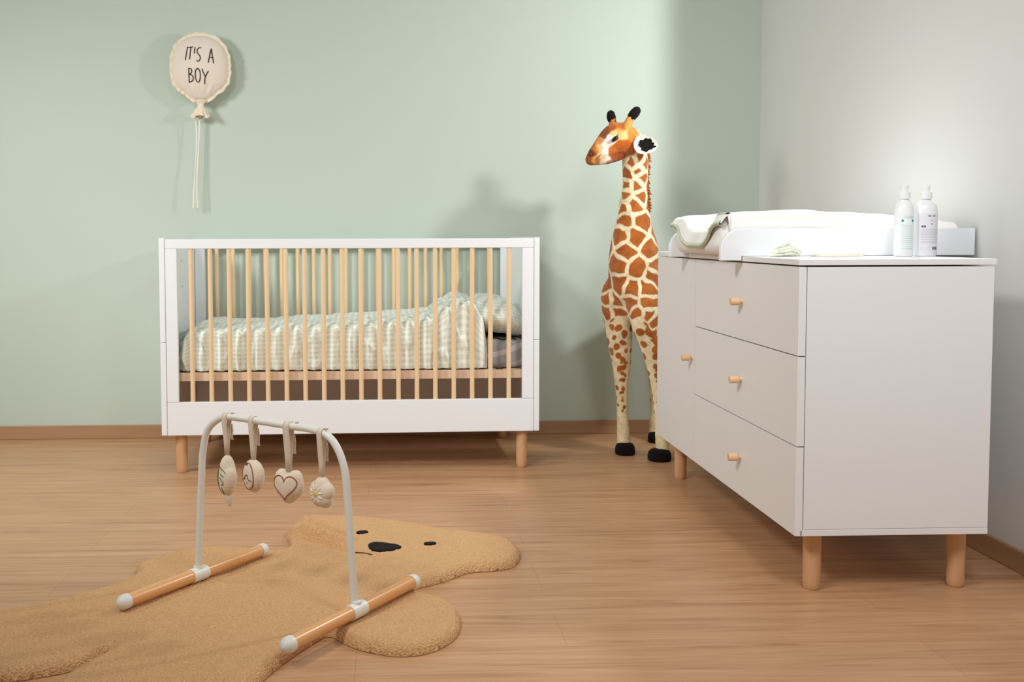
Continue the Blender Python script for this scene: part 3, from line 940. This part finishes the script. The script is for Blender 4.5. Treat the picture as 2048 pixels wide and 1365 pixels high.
# local x runs along the arch, local y along the wooden runners
runners = []
for x0, ya, yb, dirx in ((0.0, -0.236, 0.238, 0.0), (GLEN, -0.236, 0.232, 0.0)):
    skew = -0.062 if x0 == 0 else -0.06
    b = MB(); b.tube([(x0+skew*(-t)*0.0, ya+(yb-ya)*t, ZBAR) for t in (0, 0.1, 0.25, 0.5, 0.75, 0.9, 1)], 0.0158, 26)
    rn = b.obj('runner', M_GYMWOOD, gym)
    for y, sg in ((ya, -1), (yb, 1)):
        b = MB(); b.lathe([(0.0172, 0.006*-sg), (0.0178, 0.0), (0.0172, 0.010*sg), (0.0135, 0.018*sg), (0.007, 0.0225*sg), (0.001, 0.024*sg)], 26, (x0, y, ZBAR), 'Y')
        b.obj('end_cap', M_RUBBER, rn)
    b = MB(); b.lathe([(0.0176, -0.026), (0.0180, -0.025), (0.0180, 0.025), (0.0176, 0.026)], 28, (x0, 0, ZBAR), 'Y')
    b.lathe([(0.0115, 0.010), (0.0115, 0.0205), (0.0105, 0.022)], 20, (x0, 0, ZBAR)); b.obj('joint_collar', M_RUBBER, rn)
AP = [(0.001, 0.066), (0.008, 0.18), (0.016, 0.292), (0.022, 0.363), (0.040, 0.420), (0.078, 0.452), (0.118, 0.4605), (0.20, 0.459), (0.30, 0.456), (0.385, 0.4525), (0.432, 0.432), (0.462, 0.378), (0.472, 0.302), (0.481, 0.18), (0.490, 0.066)]
arch_c = catmull([(s, 0, z) for s, z in AP], 8)
b = MB(); b.tube(arch_c, 0.0088, 18, up=(0, 1, 0)); ar = b.obj('arch', M_TUBE, gym)
for sx_, sz_ in ((0.116, 0.4693), (0.318, 0.4645), (0.405, 0.4580)):
    b = MB(); b.lathe([(0.0042, 0), (0.0042, 0.003), (0.003, 0.004)], 12, (sx_+0.008, 0, sz_-0.001)); b.obj('screw', M_STEEL, ar)


def arch_z(s):
    best = min((p for p in arch_c if 0.09 < p.x < 0.43), key=lambda p: abs(p.x-s)); return best.z


# hanging toys ----------------------------------------------------
def pillow_fn(rad, T, pw=2.6, q=0.55, pleat=0, pa=0.0):
    def f(th, rho, side=1):
        r = rad(th)*rho
        h = T*(max(0.0, 1-rho**pw))**q
        rr = 1+pa*math.sin(th*pleat)*sstep(0.8, 1, rho)
        return r*rr*math.cos(th), r*rr*math.sin(th), h*side
    return f


def toy(name, s, ztop, zc, n_az, rad, T, label, strapw, embroider, mat=None, stem=None, lean=0.0):
    P = GA+GD*s; zt = arch_z(s)
    o = thing(name, (P.x, P.y, zc), label, 'hanging toy', 'soft toys hanging from the play gym')
    nrm = Vector((math.cos(n_az), math.sin(n_az), 0)); e1 = Vector((-nrm.y, nrm.x, 0)); e2 = Vector((0, 0, 1))
    fn = pillow_fn(rad, T, pleat=37, pa=0.02)
    loc = lambda a, h, t: e1*a+e2*h+nrm*t
    b = MB()
    for side in (1, -1):
        b.grid(lambda u, v: loc(*fn(2*PI*u, v, side)), 97, 18)
    if stem:
        b.tube([loc(0, -rad(-PI/2)*0.9, 0), loc(0.003, -rad(-PI/2)-0.012, -0.002), loc(0.004, -rad(-PI/2)-0.020, -0.003)], [0.011, 0.009, 0.006], 12, round_ends=True)
    b.obj('stuffed_body', mat or M_LINEN, o, angle=180)
    embroider(o, fn, loc, rad)
    # strap: a ribbon over the tube, its two ends sewn into the toy
    zl = zt-zc; zb = ztop-zc; rt = 0.0103
    path = [(0.001, zb-0.006), (0.003, zb+0.3*(zl-zb)), (0.0075, zb+0.75*(zl-zb)), (rt, zl-0.004)]
    path += [(rt*math.cos(a), zl+rt*math.sin(a)) for a in [PI*i/8 for i in range(9)]]
    path += [(-rt, zl-0.004), (-0.0085, zb+0.75*(zl-zb)), (-0.004, zb+0.3*(zl-zb)), (-0.002, zb-0.006)]
    wd = [strapw*0.8, strapw*0.9]+[strapw]*13+[strapw*0.9, strapw*0.8]
    b = MB(); vs = []
    for (t, z), w in zip(path, wd):
        vs += [GN*t-GD*w/2+e2*z, GN*t+GD*w/2+e2*z]
    b.add(vs, [(2*i, 2*i+1, 2*i+3, 2*i+2) for i in range(len(path)-1)])
    so = b.obj('strap', M_LINEN, o, angle=180)
    md = so.modifiers.new('t', 'SOLIDIFY'); md.thickness = 0.0018; md.offset = 0
    b = MB(); w = strapw*0.55; q = [(0.011, zb+0.78*(zl-zb)), (0.014, zb+0.6*(zl-zb)), (0.012, zb+0.42*(zl-zb)), (0.015, zb+0.33*(zl-zb))]
    vs = []
    for t, z in q:
        vs += [GN*t+GD*(strapw*0.3-w/2)+e2*z, GN*t+GD*(strapw*0.3+w/2)+e2*z]
    b.add(vs, [(2*i, 2*i+1, 2*i+3, 2*i+2) for i in range(3)]); to = b.obj('tie_end', M_LINEN, o, angle=180)
    md = to.modifiers.new('t', 'SOLIDIFY'); md.thickness = 0.0018; md.offset = 0
    return o


def stitch(o, name, fn, loc, rad, lines, mat, r=0.0011, cyc=False):
    """lines in toy-plane coordinates (a, h); laid on the front surface"""
    b = MB()
    for L in lines:
        c = catmull([(a, h, 0) for a, h in L], 5, cyc) if len(L) > 2 else [Vector((L[0][0], L[0][1], 0)).lerp(Vector((L[1][0], L[1][1], 0)), i/5) for i in range(6)]
        if cyc:
            c = c+[c[0]]
        pts = []
        for p in c:
            th = math.atan2(p.y, p.x); rho = min(0.97, p.xy.length/rad(th)); _, _, h = fn(th, rho)
            pts.append(loc(p.x, p.y, h+0.0006))
        b.tube(pts, r, 6)
    return b.obj(name, mat, o, angle=180)


def r_leaf(th):
    c, s = math.cos(th), math.sin(th)
    r = 1/math.sqrt((c/0.030)**2+(s/0.046)**2)
    if s > 0:
        r *= 1+0.22*max(0, s)**6
        r *= 1-0.20*math.exp(-((abs(c)-0.50)/0.28)**2)
    return r


def emb_leaf(o, fn, loc, rad):
    L = [[(-0.004, 0.030), (-0.008, 0.0), (-0.006, -0.030), (0.0, -0.040)], [(-0.004, 0.030), (0.012, 0.020), (0.020, 0.014)], [(0.004, 0.010), (0.017, 0.006)],
         [(0.002, 0.002), (0.012, -0.006), (0.016, -0.012)], [(0.006, -0.016), (0.015, -0.014)], [(-0.006, -0.014), (-0.018, 0.0), (-0.020, 0.012)], [(-0.005, -0.022), (-0.016, -0.014)],
         [(0.0, -0.040), (0.006, -0.038), (0.007, -0.022)]]
    stitch(o, 'green_embroidery', fn, loc, rad, L, M_GREENTHREAD, 0.0010)


def r_round(th):
    return 0.040*(1+0.02*math.sin(3*th))


def emb_round(o, fn, loc, rad):
    ring = [(0.030*math.cos(a), 0.032*math.sin(a)) for a in [2*PI*i/16 for i in range(16)]]
    stitch(o, 'circle_embroidery', fn, loc, rad, [ring], M_BROWNTHREAD, 0.0013, True)
    stitch(o, 'wave_embroidery', fn, loc, rad, [[(-0.020, -0.008), (-0.012, -0.006), (-0.006, -0.007), (-0.002, 0.002), (0.008, 0.004), (0.012, -0.005), (0.022, -0.008)], [(0.004, -0.014), (0.006, -0.015)], [(-0.012, 0.031), (-0.008, 0.026), (-0.004, 0.031), (0.0, 0.026)]], M_DARKTHREAD, 0.0010)


def r_heart(th):
    c, s = math.cos(th), math.sin(th)
    r = 0.038
    r *= 1+0.05*abs(c)
    r *= 1-0.24*math.exp(-((th-PI/2)/0.28)**2)
    r *= 1+0.16*math.exp(-((abs(th-PI/2)-0.72)/0.38)**2)
    t = (th+PI/2+PI) % (2*PI)-PI
    r *= 1+0.16*math.exp(-(t/0.30)**2)-0.06*math.exp(-((abs(t)-0.75)/0.3)**2)
    return r


def emb_heart(o, fn, loc, rad):
    ring = []
    for i in range(48):
        t = 2*PI*i/48
        x = 16*math.sin(t)**3; y = 13*math.cos(t)-5*math.cos(2*t)-2*math.cos(3*t)-math.cos(4*t)
        ring.append((x*0.00200, y*0.00200+0.0015))
    stitch(o, 'heart_embroidery', fn, loc, rad, [ring], M_BROWNTHREAD, 0.0013, True)


def r_flower(th):
    return 0.036*(1+0.16*abs(math.cos(2.5*(th-PI/2)))**0.8-0.12)


def emb_flower(o, fn, loc, rad):
    b = MB(); c = loc(0, 0, fn(0, 0)[2]-0.001)
    n_ = loc(0, 0, 1); ring = []
    rings = []
    for r, h in ((0.0070, 0.0), (0.0066, 0.0018), (0.004, 0.0030), (0.001, 0.0034)):
        rings.append([c+loc(r*math.cos(2*PI*j/20), r*math.sin(2*PI*j/20), h) for j in range(20)])
    b.loft(rings); b.obj('yellow_centre', M_YELLOW, o)
    L = []
    for k in range(10):
        a = 2*PI*k/10+0.2; L.append([(0.011*math.cos(a), 0.011*math.sin(a)), (0.022*math.cos(a), 0.022*math.sin(a))])
    stitch(o, 'petal_stitches', fn, loc, rad, L, M_IVORY, 0.0012)


az = math.atan2
toy('leaf_toy', 0.104, 0.372, 0.310, az(-0.55, -0.83), r_leaf, 0.021, 'beige stuffed leaf with green embroidery, hanging first from the left on the gym arch', 0.014, emb_leaf, stem=True)
toy('round_toy', 0.190, 0.362, 0.324, az(-0.52, -0.85), r_round, 0.021, 'beige stuffed disc with a brown embroidered circle hanging beside the leaf toy', 0.014, emb_round)
toy('heart_toy', 0.300, 0.352, 0.314, az(-0.87, -0.49), r_heart, 0.023, 'beige stuffed heart with rust outline hanging from the gym arch', 0.018, emb_heart)
toy('flower_toy', 0.399, 0.345, 0.309, az(-0.70, -0.71), r_flower, 0.021, 'beige stuffed flower with yellow centre hanging at the right of the gym arch', 0.014, emb_flower, mat=M_LINEN)

# ------------------------------------------------------------------ plush giraffe
GO = Vector((1.93, 0.33, 0.0))


def g_(p):
    return (p[0]-GO.x, p[1]-GO.y, p[2])


gb = MB()


def chain(L, n=22, per=4):
    P = catmull([(a[0]-GO.x, a[1]-GO.y, a[2]) for a in L], per)
    R = [v.x for v in catmull([(a[3], 0, 0) for a in L], per)]
    gb.tube(P, R, n, round_ends=True)


chain([(1.848, 0.215, 1.24, 0.045), (1.850, 0.215, 1.195, 0.052), (1.851, 0.22, 1.111, 0.050), (1.846, 0.22, 1.028, 0.057), (1.848, 0.225, 0.971, 0.068), (1.848, 0.23, 0.915, 0.081), (1.852, 0.235, 0.855, 0.096), (1.856, 0.24, 0.776, 0.105), (1.862, 0.245, 0.694, 0.104), (1.866, 0.25, 0.63, 0.085)])
chain([(1.855, 0.235, 0.70, 0.10), (1.93, 0.31, 0.69, 0.112), (2.00, 0.38, 0.68, 0.112), (2.06, 0.44, 0.68, 0.106)])
chain([(1.812, 0.265, 0.72, 0.050), (1.788, 0.277, 0.665, 0.058), (1.796, 0.288, 0.598, 0.060), (1.804, 0.293, 0.55, 0.058), (1.809, 0.296, 0.486, 0.053), (1.815, 0.298, 0.422, 0.045), (1.820, 0.299, 0.36, 0.037), (1.820, 0.30, 0.295, 0.029), (1.823, 0.30, 0.231, 0.0235), (1.824, 0.30, 0.166, 0.0225), (1.828, 0.30, 0.103, 0.0255), (1.831, 0.30, 0.03, 0.028)])
chain([(1.882, 0.20, 0.715, 0.055), (1.876, 0.182, 0.665, 0.064), (1.884, 0.172, 0.596, 0.066), (1.893, 0.168, 0.53, 0.057), (1.908, 0.166, 0.480, 0.049), (1.920, 0.165, 0.425, 0.042), (1.929, 0.165, 0.375, 0.036), (1.936, 0.165, 0.313, 0.029), (1.941, 0.165, 0.25, 0.0235), (1.949, 0.165, 0.169, 0.0225), (1.954, 0.165, 0.103, 0.0255), (1.959, 0.165, 0.03, 0.028)])
chain([(2.00, 0.50, 0.66, 0.06), (2.00, 0.52, 0.58, 0.06), (2.005, 0.53, 0.48, 0.05), (2.012, 0.535, 0.38, 0.038), (2.02, 0.54, 0.28, 0.028), (2.022, 0.54, 0.16, 0.0225), (2.024, 0.54, 0.03, 0.027)])
chain([(2.12, 0.40, 0.66, 0.06), (2.125, 0.40, 0.58, 0.06), (2.13, 0.40, 0.48, 0.05), (2.135, 0.40, 0.38, 0.038), (2.14, 0.40, 0.28, 0.028), (2.142, 0.40, 0.16, 0.0225), (2.144, 0.40, 0.03, 0.027)])
# head, facing left
chain([(1.664, 0.170, 1.203, 0.025), (1.681, 0.172, 1.217, 0.036), (1.712, 0.176, 1.240, 0.043), (1.747, 0.182, 1.264, 0.056), (1.782, 0.19, 1.276, 0.064), (1.815, 0.198, 1.270, 0.066), (1.842, 0.205, 1.258, 0.058)])
chain([(1.668, 0.168, 1.192, 0.014), (1.695, 0.170, 1.197, 0.017), (1.73, 0.175, 1.207, 0.022), (1.775, 0.183, 1.228, 0.030)])     # lower jaw
chain([(1.742, 0.18, 1.318, 0.024), (1.772, 0.185, 1.325, 0.028), (1.815, 0.195, 1.300, 0.036)])   # brow and crown
chain([(1.672, 0.170, 1.232, 0.018), (1.700, 0.173, 1.270, 0.022), (1.728, 0.178, 1.308, 0.022)])  # nose bridge
chain([(1.764, 0.215, 1.318, 0.019), (1.759, 0.218, 1.352, 0.0165), (1.755, 0.22, 1.372, 0.0155)], 16)
chain([(1.798, 0.165, 1.312, 0.020), (1.808, 0.160, 1.346, 0.0175), (1.826, 0.155, 1.376, 0.016)], 16)
me = gb.mesh('giraffe', [M_WHITEFUR], True, 180)
go = bpy.data.objects.new('tmp_giraffe', me); C.objects.link(go)
rm = go.modifiers.new('r', 'REMESH'); rm.mode = 'VOXEL'; rm.voxel_size = 0.0062
sm = go.modifiers.new('s', 'SMOOTH'); sm.factor = 0.5; sm.iterations = 5
ss = go.modifiers.new('ss', 'SUBSURF'); ss.levels = 1; ss.render_levels = 1
dg = bpy.context.evaluated_depsgraph_get()
gm = bpy.data.meshes.new_from_object(go.evaluated_get(dg)); gm.name = 'giraffe_body'
bpy.data.objects.remove(go, do_unlink=True)
nvt = len(gm.vertices); V = np.empty(nvt*3, 'f'); gm.vertices.foreach_get('co', V); V = V.reshape(-1, 3).astype(float)+np.array(GO)
# soft plush displacement
NRM = np.empty(nvt*3, 'f'); gm.vertices.foreach_get('normal', NRM); NRM = NRM.reshape(-1, 3)
wob = np.array([mn.noise(Vector(p*210))*0.0011 for p in V])
V += NRM*wob[:, None]
gm.vertices.foreach_set('co', (V-np.array(GO)).astype('f').ravel())
SEEDS = [(1.824, 1.179), (1.866, 1.197), (1.801, 1.147), (1.853, 1.152), (1.883, 1.179), (1.88, 1.13), (1.837, 1.102), (1.795, 1.07), (1.878, 1.059), (1.80, 1.105), (1.828, 1.02), (1.786, 1.01), (1.79, 0.971), (1.879, 0.963), (1.770, 0.905), (1.835, 0.905), (1.908, 0.855), (1.788, 0.836), (1.836, 0.778), (1.762, 0.784), (1.930, 0.78), (1.921, 0.744), (1.768, 0.706), (1.730, 0.707), (1.887, 0.706), (1.811, 0.684), (1.735, 0.641), (1.768, 0.629), (1.808, 0.641), (1.879, 0.641), (1.769, 0.592), (1.826, 0.592), (1.895, 0.585), (1.740, 0.592), (1.92, 0.560)]
LEGS = [(1.871, 0.554, 0.011), (1.9, 0.517, 0.02), (1.931, 0.483, 0.02), (1.891, 0.483, 0.006), (1.919, 0.442, 0.017), (1.913, 0.408, 0.013), (1.941, 0.408, 0.009), (1.91, 0.38, 0.007), (1.939, 0.358, 0.01), (1.92, 0.342, 0.009), (1.923, 0.314, 0.005), (1.939, 0.289, 0.009), (1.926, 0.236, 0.006), (1.926, 0.217, 0.006), (1.94, 0.264, 0.005), (1.753, 0.560, 0.011), (1.757, 0.527, 0.010), (1.785, 0.526, 0.012), (1.766, 0.485, 0.009), (1.821, 0.491, 0.012), (1.777, 0.446, 0.012), (1.821, 0.457, 0.01), (1.838, 0.43, 0.007), (1.786, 0.409, 0.009), (1.818, 0.389, 0.009), (1.796, 0.378, 0.005), (1.836, 0.374, 0.007), (1.794, 0.354, 0.01), (1.818, 0.348, 0.01), (1.808, 0.325, 0.007), (1.837, 0.324, 0.006), (1.796, 0.303, 0.006), (1.826, 0.296, 0.009), (1.831, 0.271, 0.006), (1.802, 0.253, 0.005), (1.821, 0.251, 0.006), (1.834, 0.226, 0.004), (1.810, 0.218, 0.004), (1.823, 0.214, 0.004), (1.833, 0.202, 0.004), (1.812, 0.186, 0.005), (1.830, 0.184, 0.006)]


def snap(x, z):
    d = (V[:, 0]-x)**2+(V[:, 2]-z)**2
    c = np.where(d < max(d.min()*1.5, 0.012**2))[0]
    return V[c[np.argmin(V[c, 1]+0*d[c])]]


def spread(pool, existing, dist, cap):
    out = list(existing)
    for i in rng.permutation(pool)[:6000]:
        p = V[i]
        if all(((p-q)**2).sum() > (dist(p))**2 for q in out):
            out.append(p)
            if len(out) > cap:
                break
    return out


body = [snap(x, z) for x, z in SEEDS]
pool = np.where((V[:, 2] > 0.55) & (V[:, 2] < 1.24))[0]
body = spread(pool, body, lambda p: 0.052+0.045*(1-sstep(0.7, 1.1, p[2])), 140)
n_brown = len(body)
pool = np.where((V[:, 2] > 0.50) & (V[:, 2] < 0.555))[0]
body = np.array(spread(pool, body, lambda p: 0.045, 240))      # pale cells where the legs begin
warp = np.array([(mn.noise(Vector(p*28)), mn.noise(Vector(p*28+np.array([9.0, 0, 0]))), mn.noise(Vector(p*28+np.array([0, 7.0, 0])))) for p in V])
Vw = V+warp*0.008
d2 = np.full((nvt, 2), 1e9); id2 = np.zeros((nvt, 2), int)
for k, s in enumerate(body):
    d = ((Vw-s)**2).sum(1)
    m = d < d2[:, 0]
    d2[m, 1] = d2[m, 0]; id2[m, 1] = id2[m, 0]; d2[m, 0] = d[m]; id2[m, 0] = k
    m2 = (~m) & (d < d2[:, 1]); d2[m2, 1] = d[m2]; id2[m2, 1] = k
sep = np.sqrt(((body[id2[:, 0]]-body[id2[:, 1]])**2).sum(1))+1e-6
edge_d = (d2[:, 1]-d2[:, 0])/(2*sep)
lw = 0.0075+0.0015*np.clip((V[:, 2]-0.6)/0.5, 0, 1)
brown_body = np.clip((edge_d-lw)/0.0025+0.5, 0, 1)*(id2[:, 0] < n_brown)
spots = [(snap(x, z), r) for x, z, r in LEGS]
pool = np.where((V[:, 2] > 0.18) & (V[:, 2] < 0.56))[0]
ex = [p for p, r in spots]
more = spread(pool, ex, lambda p: 0.024+0.06*max(0, p[2]-0.2), 420)
for p in more[len(ex):]:
    spots.append((p, 0.004+0.034*max(0, p[2]-0.2)*rng.uniform(0.7, 1.2)))
brown_leg = np.zeros(nvt)
for p, r in spots:
    d = np.sqrt(((Vw-p)**2).sum(1)); brown_leg = np.maximum(brown_leg, np.clip((r*1.15+0.0015-d+0.35*r*warp[:, 1]+0.3*r*warp[:, 2])/0.003+0.5, 0, 1))
brown = np.maximum(brown_body, brown_leg*np.clip((edge_d*0+0.575-V[:, 2])/0.01, 0, 1)*(id2[:, 0] >= n_brown) + brown_leg*(V[:, 2] < 0.50)*(id2[:, 0] < n_brown))
L3 = lambda c: np.array(lin(c)[:3])
cream = L3((247, 232, 196)); creamleg = L3((250, 234, 188))
mott = np.array([mn.noise(Vector(p*24))*0.5+0.5 for p in V])[:, None]
br_col = L3((160, 84, 34))*(1-mott)+L3((196, 116, 52))*mott
cb = cream*np.clip((V[:, 2:3]-0.3)/0.3, 0, 1)+creamleg*(1-np.clip((V[:, 2:3]-0.3)/0.3, 0, 1))
col = cb*(1-brown[:, None])+br_col*brown[:, None]
BLOB = [(1.655, 1.226, (120, 62, 26)), (1.652, 1.205, (160, 90, 36)), (1.675, 1.243, (206, 122, 54)), (1.676, 1.200, (226, 162, 84)), (1.655, 1.182, (176, 100, 44)), (1.690, 1.192, (190, 112, 54)),
        (1.696, 1.277, (222, 150, 82)), (1.706, 1.298, (128, 72, 36)), (1.720, 1.315, (134, 70, 34)), (1.748, 1.333, (176, 92, 36)), (1.775, 1.330, (196, 110, 46)),
        (1.712, 1.263, (250, 238, 230)), (1.734, 1.279, (250, 240, 232)), (1.710, 1.228, (252, 240, 230)), (1.726, 1.204, (250, 236, 220)), (1.700, 1.213, (240, 206, 160)), (1.690, 1.245, (238, 190, 130)),
        (1.764, 1.250, (196, 100, 30)), (1.745, 1.232, (206, 114, 44)), (1.780, 1.216, (150, 72, 26)), (1.797, 1.255, (190, 98, 34)), (1.755, 1.215, (170, 86, 34)),
        (1.768, 1.313, (232, 176, 98)), (1.752, 1.300, (240, 200, 140)), (1.785, 1.295, (238, 196, 130)), (1.812, 1.289, (214, 132, 60)), (1.835, 1.313, (226, 146, 66)), (1.800, 1.340, (232, 164, 84)), (1.815, 1.36, (226, 158, 84)), (1.757, 1.352, (200, 124, 60)),
        (1.863, 1.318, (246, 226, 190)), (1.868, 1.290, (236, 190, 130)), (1.85, 1.25, (226, 168, 100)), (1.82, 1.235, (170, 90, 36)), (1.86, 1.225, (244, 226, 190)), (1.735, 1.190, (176, 110, 66)), (1.71, 1.190, (246, 226, 204))]
hw = np.zeros(nvt); hc = np.zeros((nvt, 3))
for x, z, c in BLOB:
    w = np.exp(-(((Vw[:, 0]-x)**2+(Vw[:, 2]-z)**2)/(0.0085**2)))+1e-9
    hw += w; hc += w[:, None]*L3(c)
hc /= hw[:, None]
# head mask: everything in front of / above the neck top
hm = np.clip((V[:, 2]-(1.205+0.30*(V[:, 0]-1.80)))/0.012, 0, 1)*np.clip(((1.905-V[:, 0]))/0.01, 0, 1)
hm = np.maximum(hm, np.clip((1.785-V[:, 0])/0.01, 0, 1)*np.clip((V[:, 2]-1.165)/0.01, 0, 1))
col = col*(1-hm[:, None])+hc*hm[:, None]
ca = gm.color_attributes.new('fur_colour', 'FLOAT_COLOR', 'POINT')
ca.data.foreach_set('color', np.concatenate([col, np.ones((nvt, 1))], 1).astype('f').ravel())
gm.materials.clear(); gm.materials.append(attr_fur('giraffe_plush', 'fur_colour')); gm.shade_smooth()
gir = bpy.data.objects.new('plush_giraffe', gm); C.objects.link(gir); gir.location = GO
tag(gir, 'tall plush giraffe standing between the crib and the dresser', 'plush toy')


def gpart(b, name, mat, angle=180):
    return b.obj(name, mat, gir, angle=angle)


for x, y, w, d_, tilt in ((1.834, 0.287, 0.041, 0.046, 0.3), (1.944, 0.158, 0.047, 0.045, -0.1), (2.028, 0.532, 0.037, 0.042, 0.3), (2.148, 0.395, 0.037, 0.042, 0.2)):
    b = MB(); cx, cy, _ = g_((x, y, 0))
    prof = [(0.90, 0.0), (1.0, 0.006), (1.0, 0.022), (0.94, 0.034), (0.78, 0.044), (0.5, 0.049)]
    rings = []
    for s, h in prof:
        rings.append([(cx+w*s*math.cos(2*PI*j/24), cy+d_*s*math.sin(2*PI*j/24)*(1.05 if math.sin(2*PI*j/24) < 0 else 0.85), h) for j in range(24)])
    b.loft(rings); gpart(b, 'hoof', M_BLACKFUR, 60)
# horn tips
for base, tip, r in (((1.7545, 0.221, 1.366), (1.752, 0.222, 1.386), 0.0185), ((1.822, 0.156, 1.371), (1.838, 0.152, 1.392), 0.0195)):
    b = MB(); a, c = Vector(g_(base)), Vector(g_(tip))
    b.tube([a, a.lerp(c, 0.5), c], [r*0.93, r, r*0.9], 18, round_ends=True)
    for i in range(len(b.v)):
        p = Vector(b.v[i]); q = mn.noise(p*120)*0.002; b.v[i] = tuple(p+Vector((q, q, q)))
    gpart(b, 'horn_tip', M_BLACKFUR)
# near ear: a cupped flap turned to the viewer; far ear hidden behind the head
EB, ET = Vector(g_((1.822, 0.125, 1.262))), Vector(g_((1.915, 0.115, 1.252)))


def ear(name, B, T, nrm, half):
    ax = (T-B); L = ax.length; ax.normalize(); nrm = (nrm-ax*nrm.dot(ax)).normalized(); sd_ = ax.cross(nrm)

    def pt(u, v, off=0.0, sc=1.0):
        th = 2*PI*u; t = 0.5+0.5*math.cos(th)*v*sc
        wid = half*math.sin(th)*v*sc*(1.18-0.45*(0.5+0.5*math.cos(th)))
        rim = v**3
        return B+ax*(L*t)+sd_*wid+nrm*(-0.010*(1-v*v)+off+0.004*rim)
    b = MB()
    b.grid(lambda u, v: pt(u, v), 49, 12); b.grid(lambda u, v: pt(u, v)-nrm*(0.016*(1-v**4)), 49, 12)
    for i in range(len(b.v)):
        p = Vector(b.v[i]); q = mn.noise(p*90)*0.0018; b.v[i] = tuple(p+nrm*q)
    e = gpart(b, 'ear', M_WHITEFUR)
    b = MB()
    def inner(u, v):
        th = 2*PI*u; jag = 1+0.10*math.sin(th*4+0.9)+0.08*math.sin(th*9)+0.04*math.sin(th*17)
        p = pt(u, v*0.66*jag, 0.004*(1-v)+0.0035)
        return p+ax*(0.006)+nrm*(0.003*mn.noise(Vector(p)*110))
    b.grid(inner, 61, 10); b.obj('inner_ear', M_BLACKFUR, e, angle=180)


ear('ear', EB, ET, Vector((-0.15, -1, 0.1)), 0.039)
ear('ear', Vector(g_((1.835, 0.255, 1.262))), Vector(g_((1.872, 0.325, 1.252))), Vector((-0.9, 0.3, 0.2)), 0.034)
# eyes with lashes
for sg, yy in ((-1, 0.1215), (1, 0.2485)):
    b = MB(); c = Vector(g_((1.7475, yy, 1.2795)))
    ax1 = Vector((0.80, 0, 0.60)); ax2 = Vector((-0.60, 0, 0.80)); ny_ = Vector((-0.2, sg, 0)).normalized()
    rings = []
    for k in range(9):
        ph = -PI/2+PI*k/8
        rings.append([c+ax1*(0.0160*math.cos(ph)*math.cos(2*PI*j/18))+ax2*(0.0085*math.cos(ph)*math.sin(2*PI*j/18))+ny_*(0.007*math.sin(ph)) for j in range(18)])
    b.loft(rings); e = gpart(b, 'eye', M_EYE)
    b = MB()
    for k in range(7):
        a = c+ax1*(-0.008+0.0032*k)+ax2*0.005+ny_*0.004
        b.tube([a, a+ny_*0.006+ax1*0.006+ax2*0.001, a+ny_*0.009+ax1*0.013-ax2*0.002], [0.0013, 0.0009, 0.0004], 5)
    b.obj('eyelash', M_GREYSTRAP, e)
    b = MB(); n_ = Vector(g_((1.6575, 0.170+sg*0.026, 1.222)))
    rings = []
    for k in range(5):
        ph = -PI/2+PI*k/4
        rings.append([n_+Vector((0.006*math.cos(ph)*math.cos(2*PI*j/10), 0.003*math.sin(ph), 0.0045*math.cos(ph)*math.sin(2*PI*j/10))) for j in range(10)])
    b.loft(rings); gpart(b, 'nostril', M_DARKTHREAD)
b = MB(); mp_ = [Vector(g_(snap(x, z)))+Vector((-0.0004, -0.0008, 0)) for x, z in ((1.668, 1.194), (1.678, 1.196), (1.688, 1.201), (1.697, 1.208))]
b.tube(catmull(mp_, 4), 0.0016, 6, round_ends=True); gpart(b, 'mouth_line', M_DARKTHREAD)
# mane along the back of the neck
b = MB()
for i in range(80):
    t = i/79
    px = interp(t, [(0, 1.868), (0.1, 1.886), (0.3, 1.8955), (0.6, 1.8925), (0.8, 1.899), (1, 1.912)]); pz = 1.305-0.30*t; py = 0.235+0.012*t
    for k in range(5):
        a = Vector(g_((px+random.uniform(-0.006, 0.002), py+random.uniform(-0.018, 0.018), pz+random.uniform(-0.005, 0.005))))
        L = random.uniform(0.014, 0.026)*(1-0.5*sstep(0.75, 1, t)); d_ = Vector((0.9, 0.35*random.uniform(-1, 1), -0.35+random.uniform(-0.5, 0.3))).normalized()
        b.tube([a, a+d_*L*0.6, a+d_*L+Vector((0, 0, -0.003))], [0.0036, 0.0032, 0.0016], 5)
gpart(b, 'mane', M_MANE)
# tail
b = MB(); tp = catmull([g_((2.145, 0.52, 0.70)), g_((2.165, 0.545, 0.66)), g_((2.17, 0.555, 0.55)), g_((2.17, 0.555, 0.48))], 6)
b.tube(tp, 0.010, 10, round_ends=True); tl = gpart(b, 'tail', M_CREAM_T)
b = MB(); b.tube([tp[-1], tp[-1]+Vector((0, 0, -0.04)), tp[-1]+Vector((0, 0, -0.08))], [0.012, 0.017, 0.006], 10, round_ends=True); b.obj('tail_tuft', M_BLACKFUR, tl)
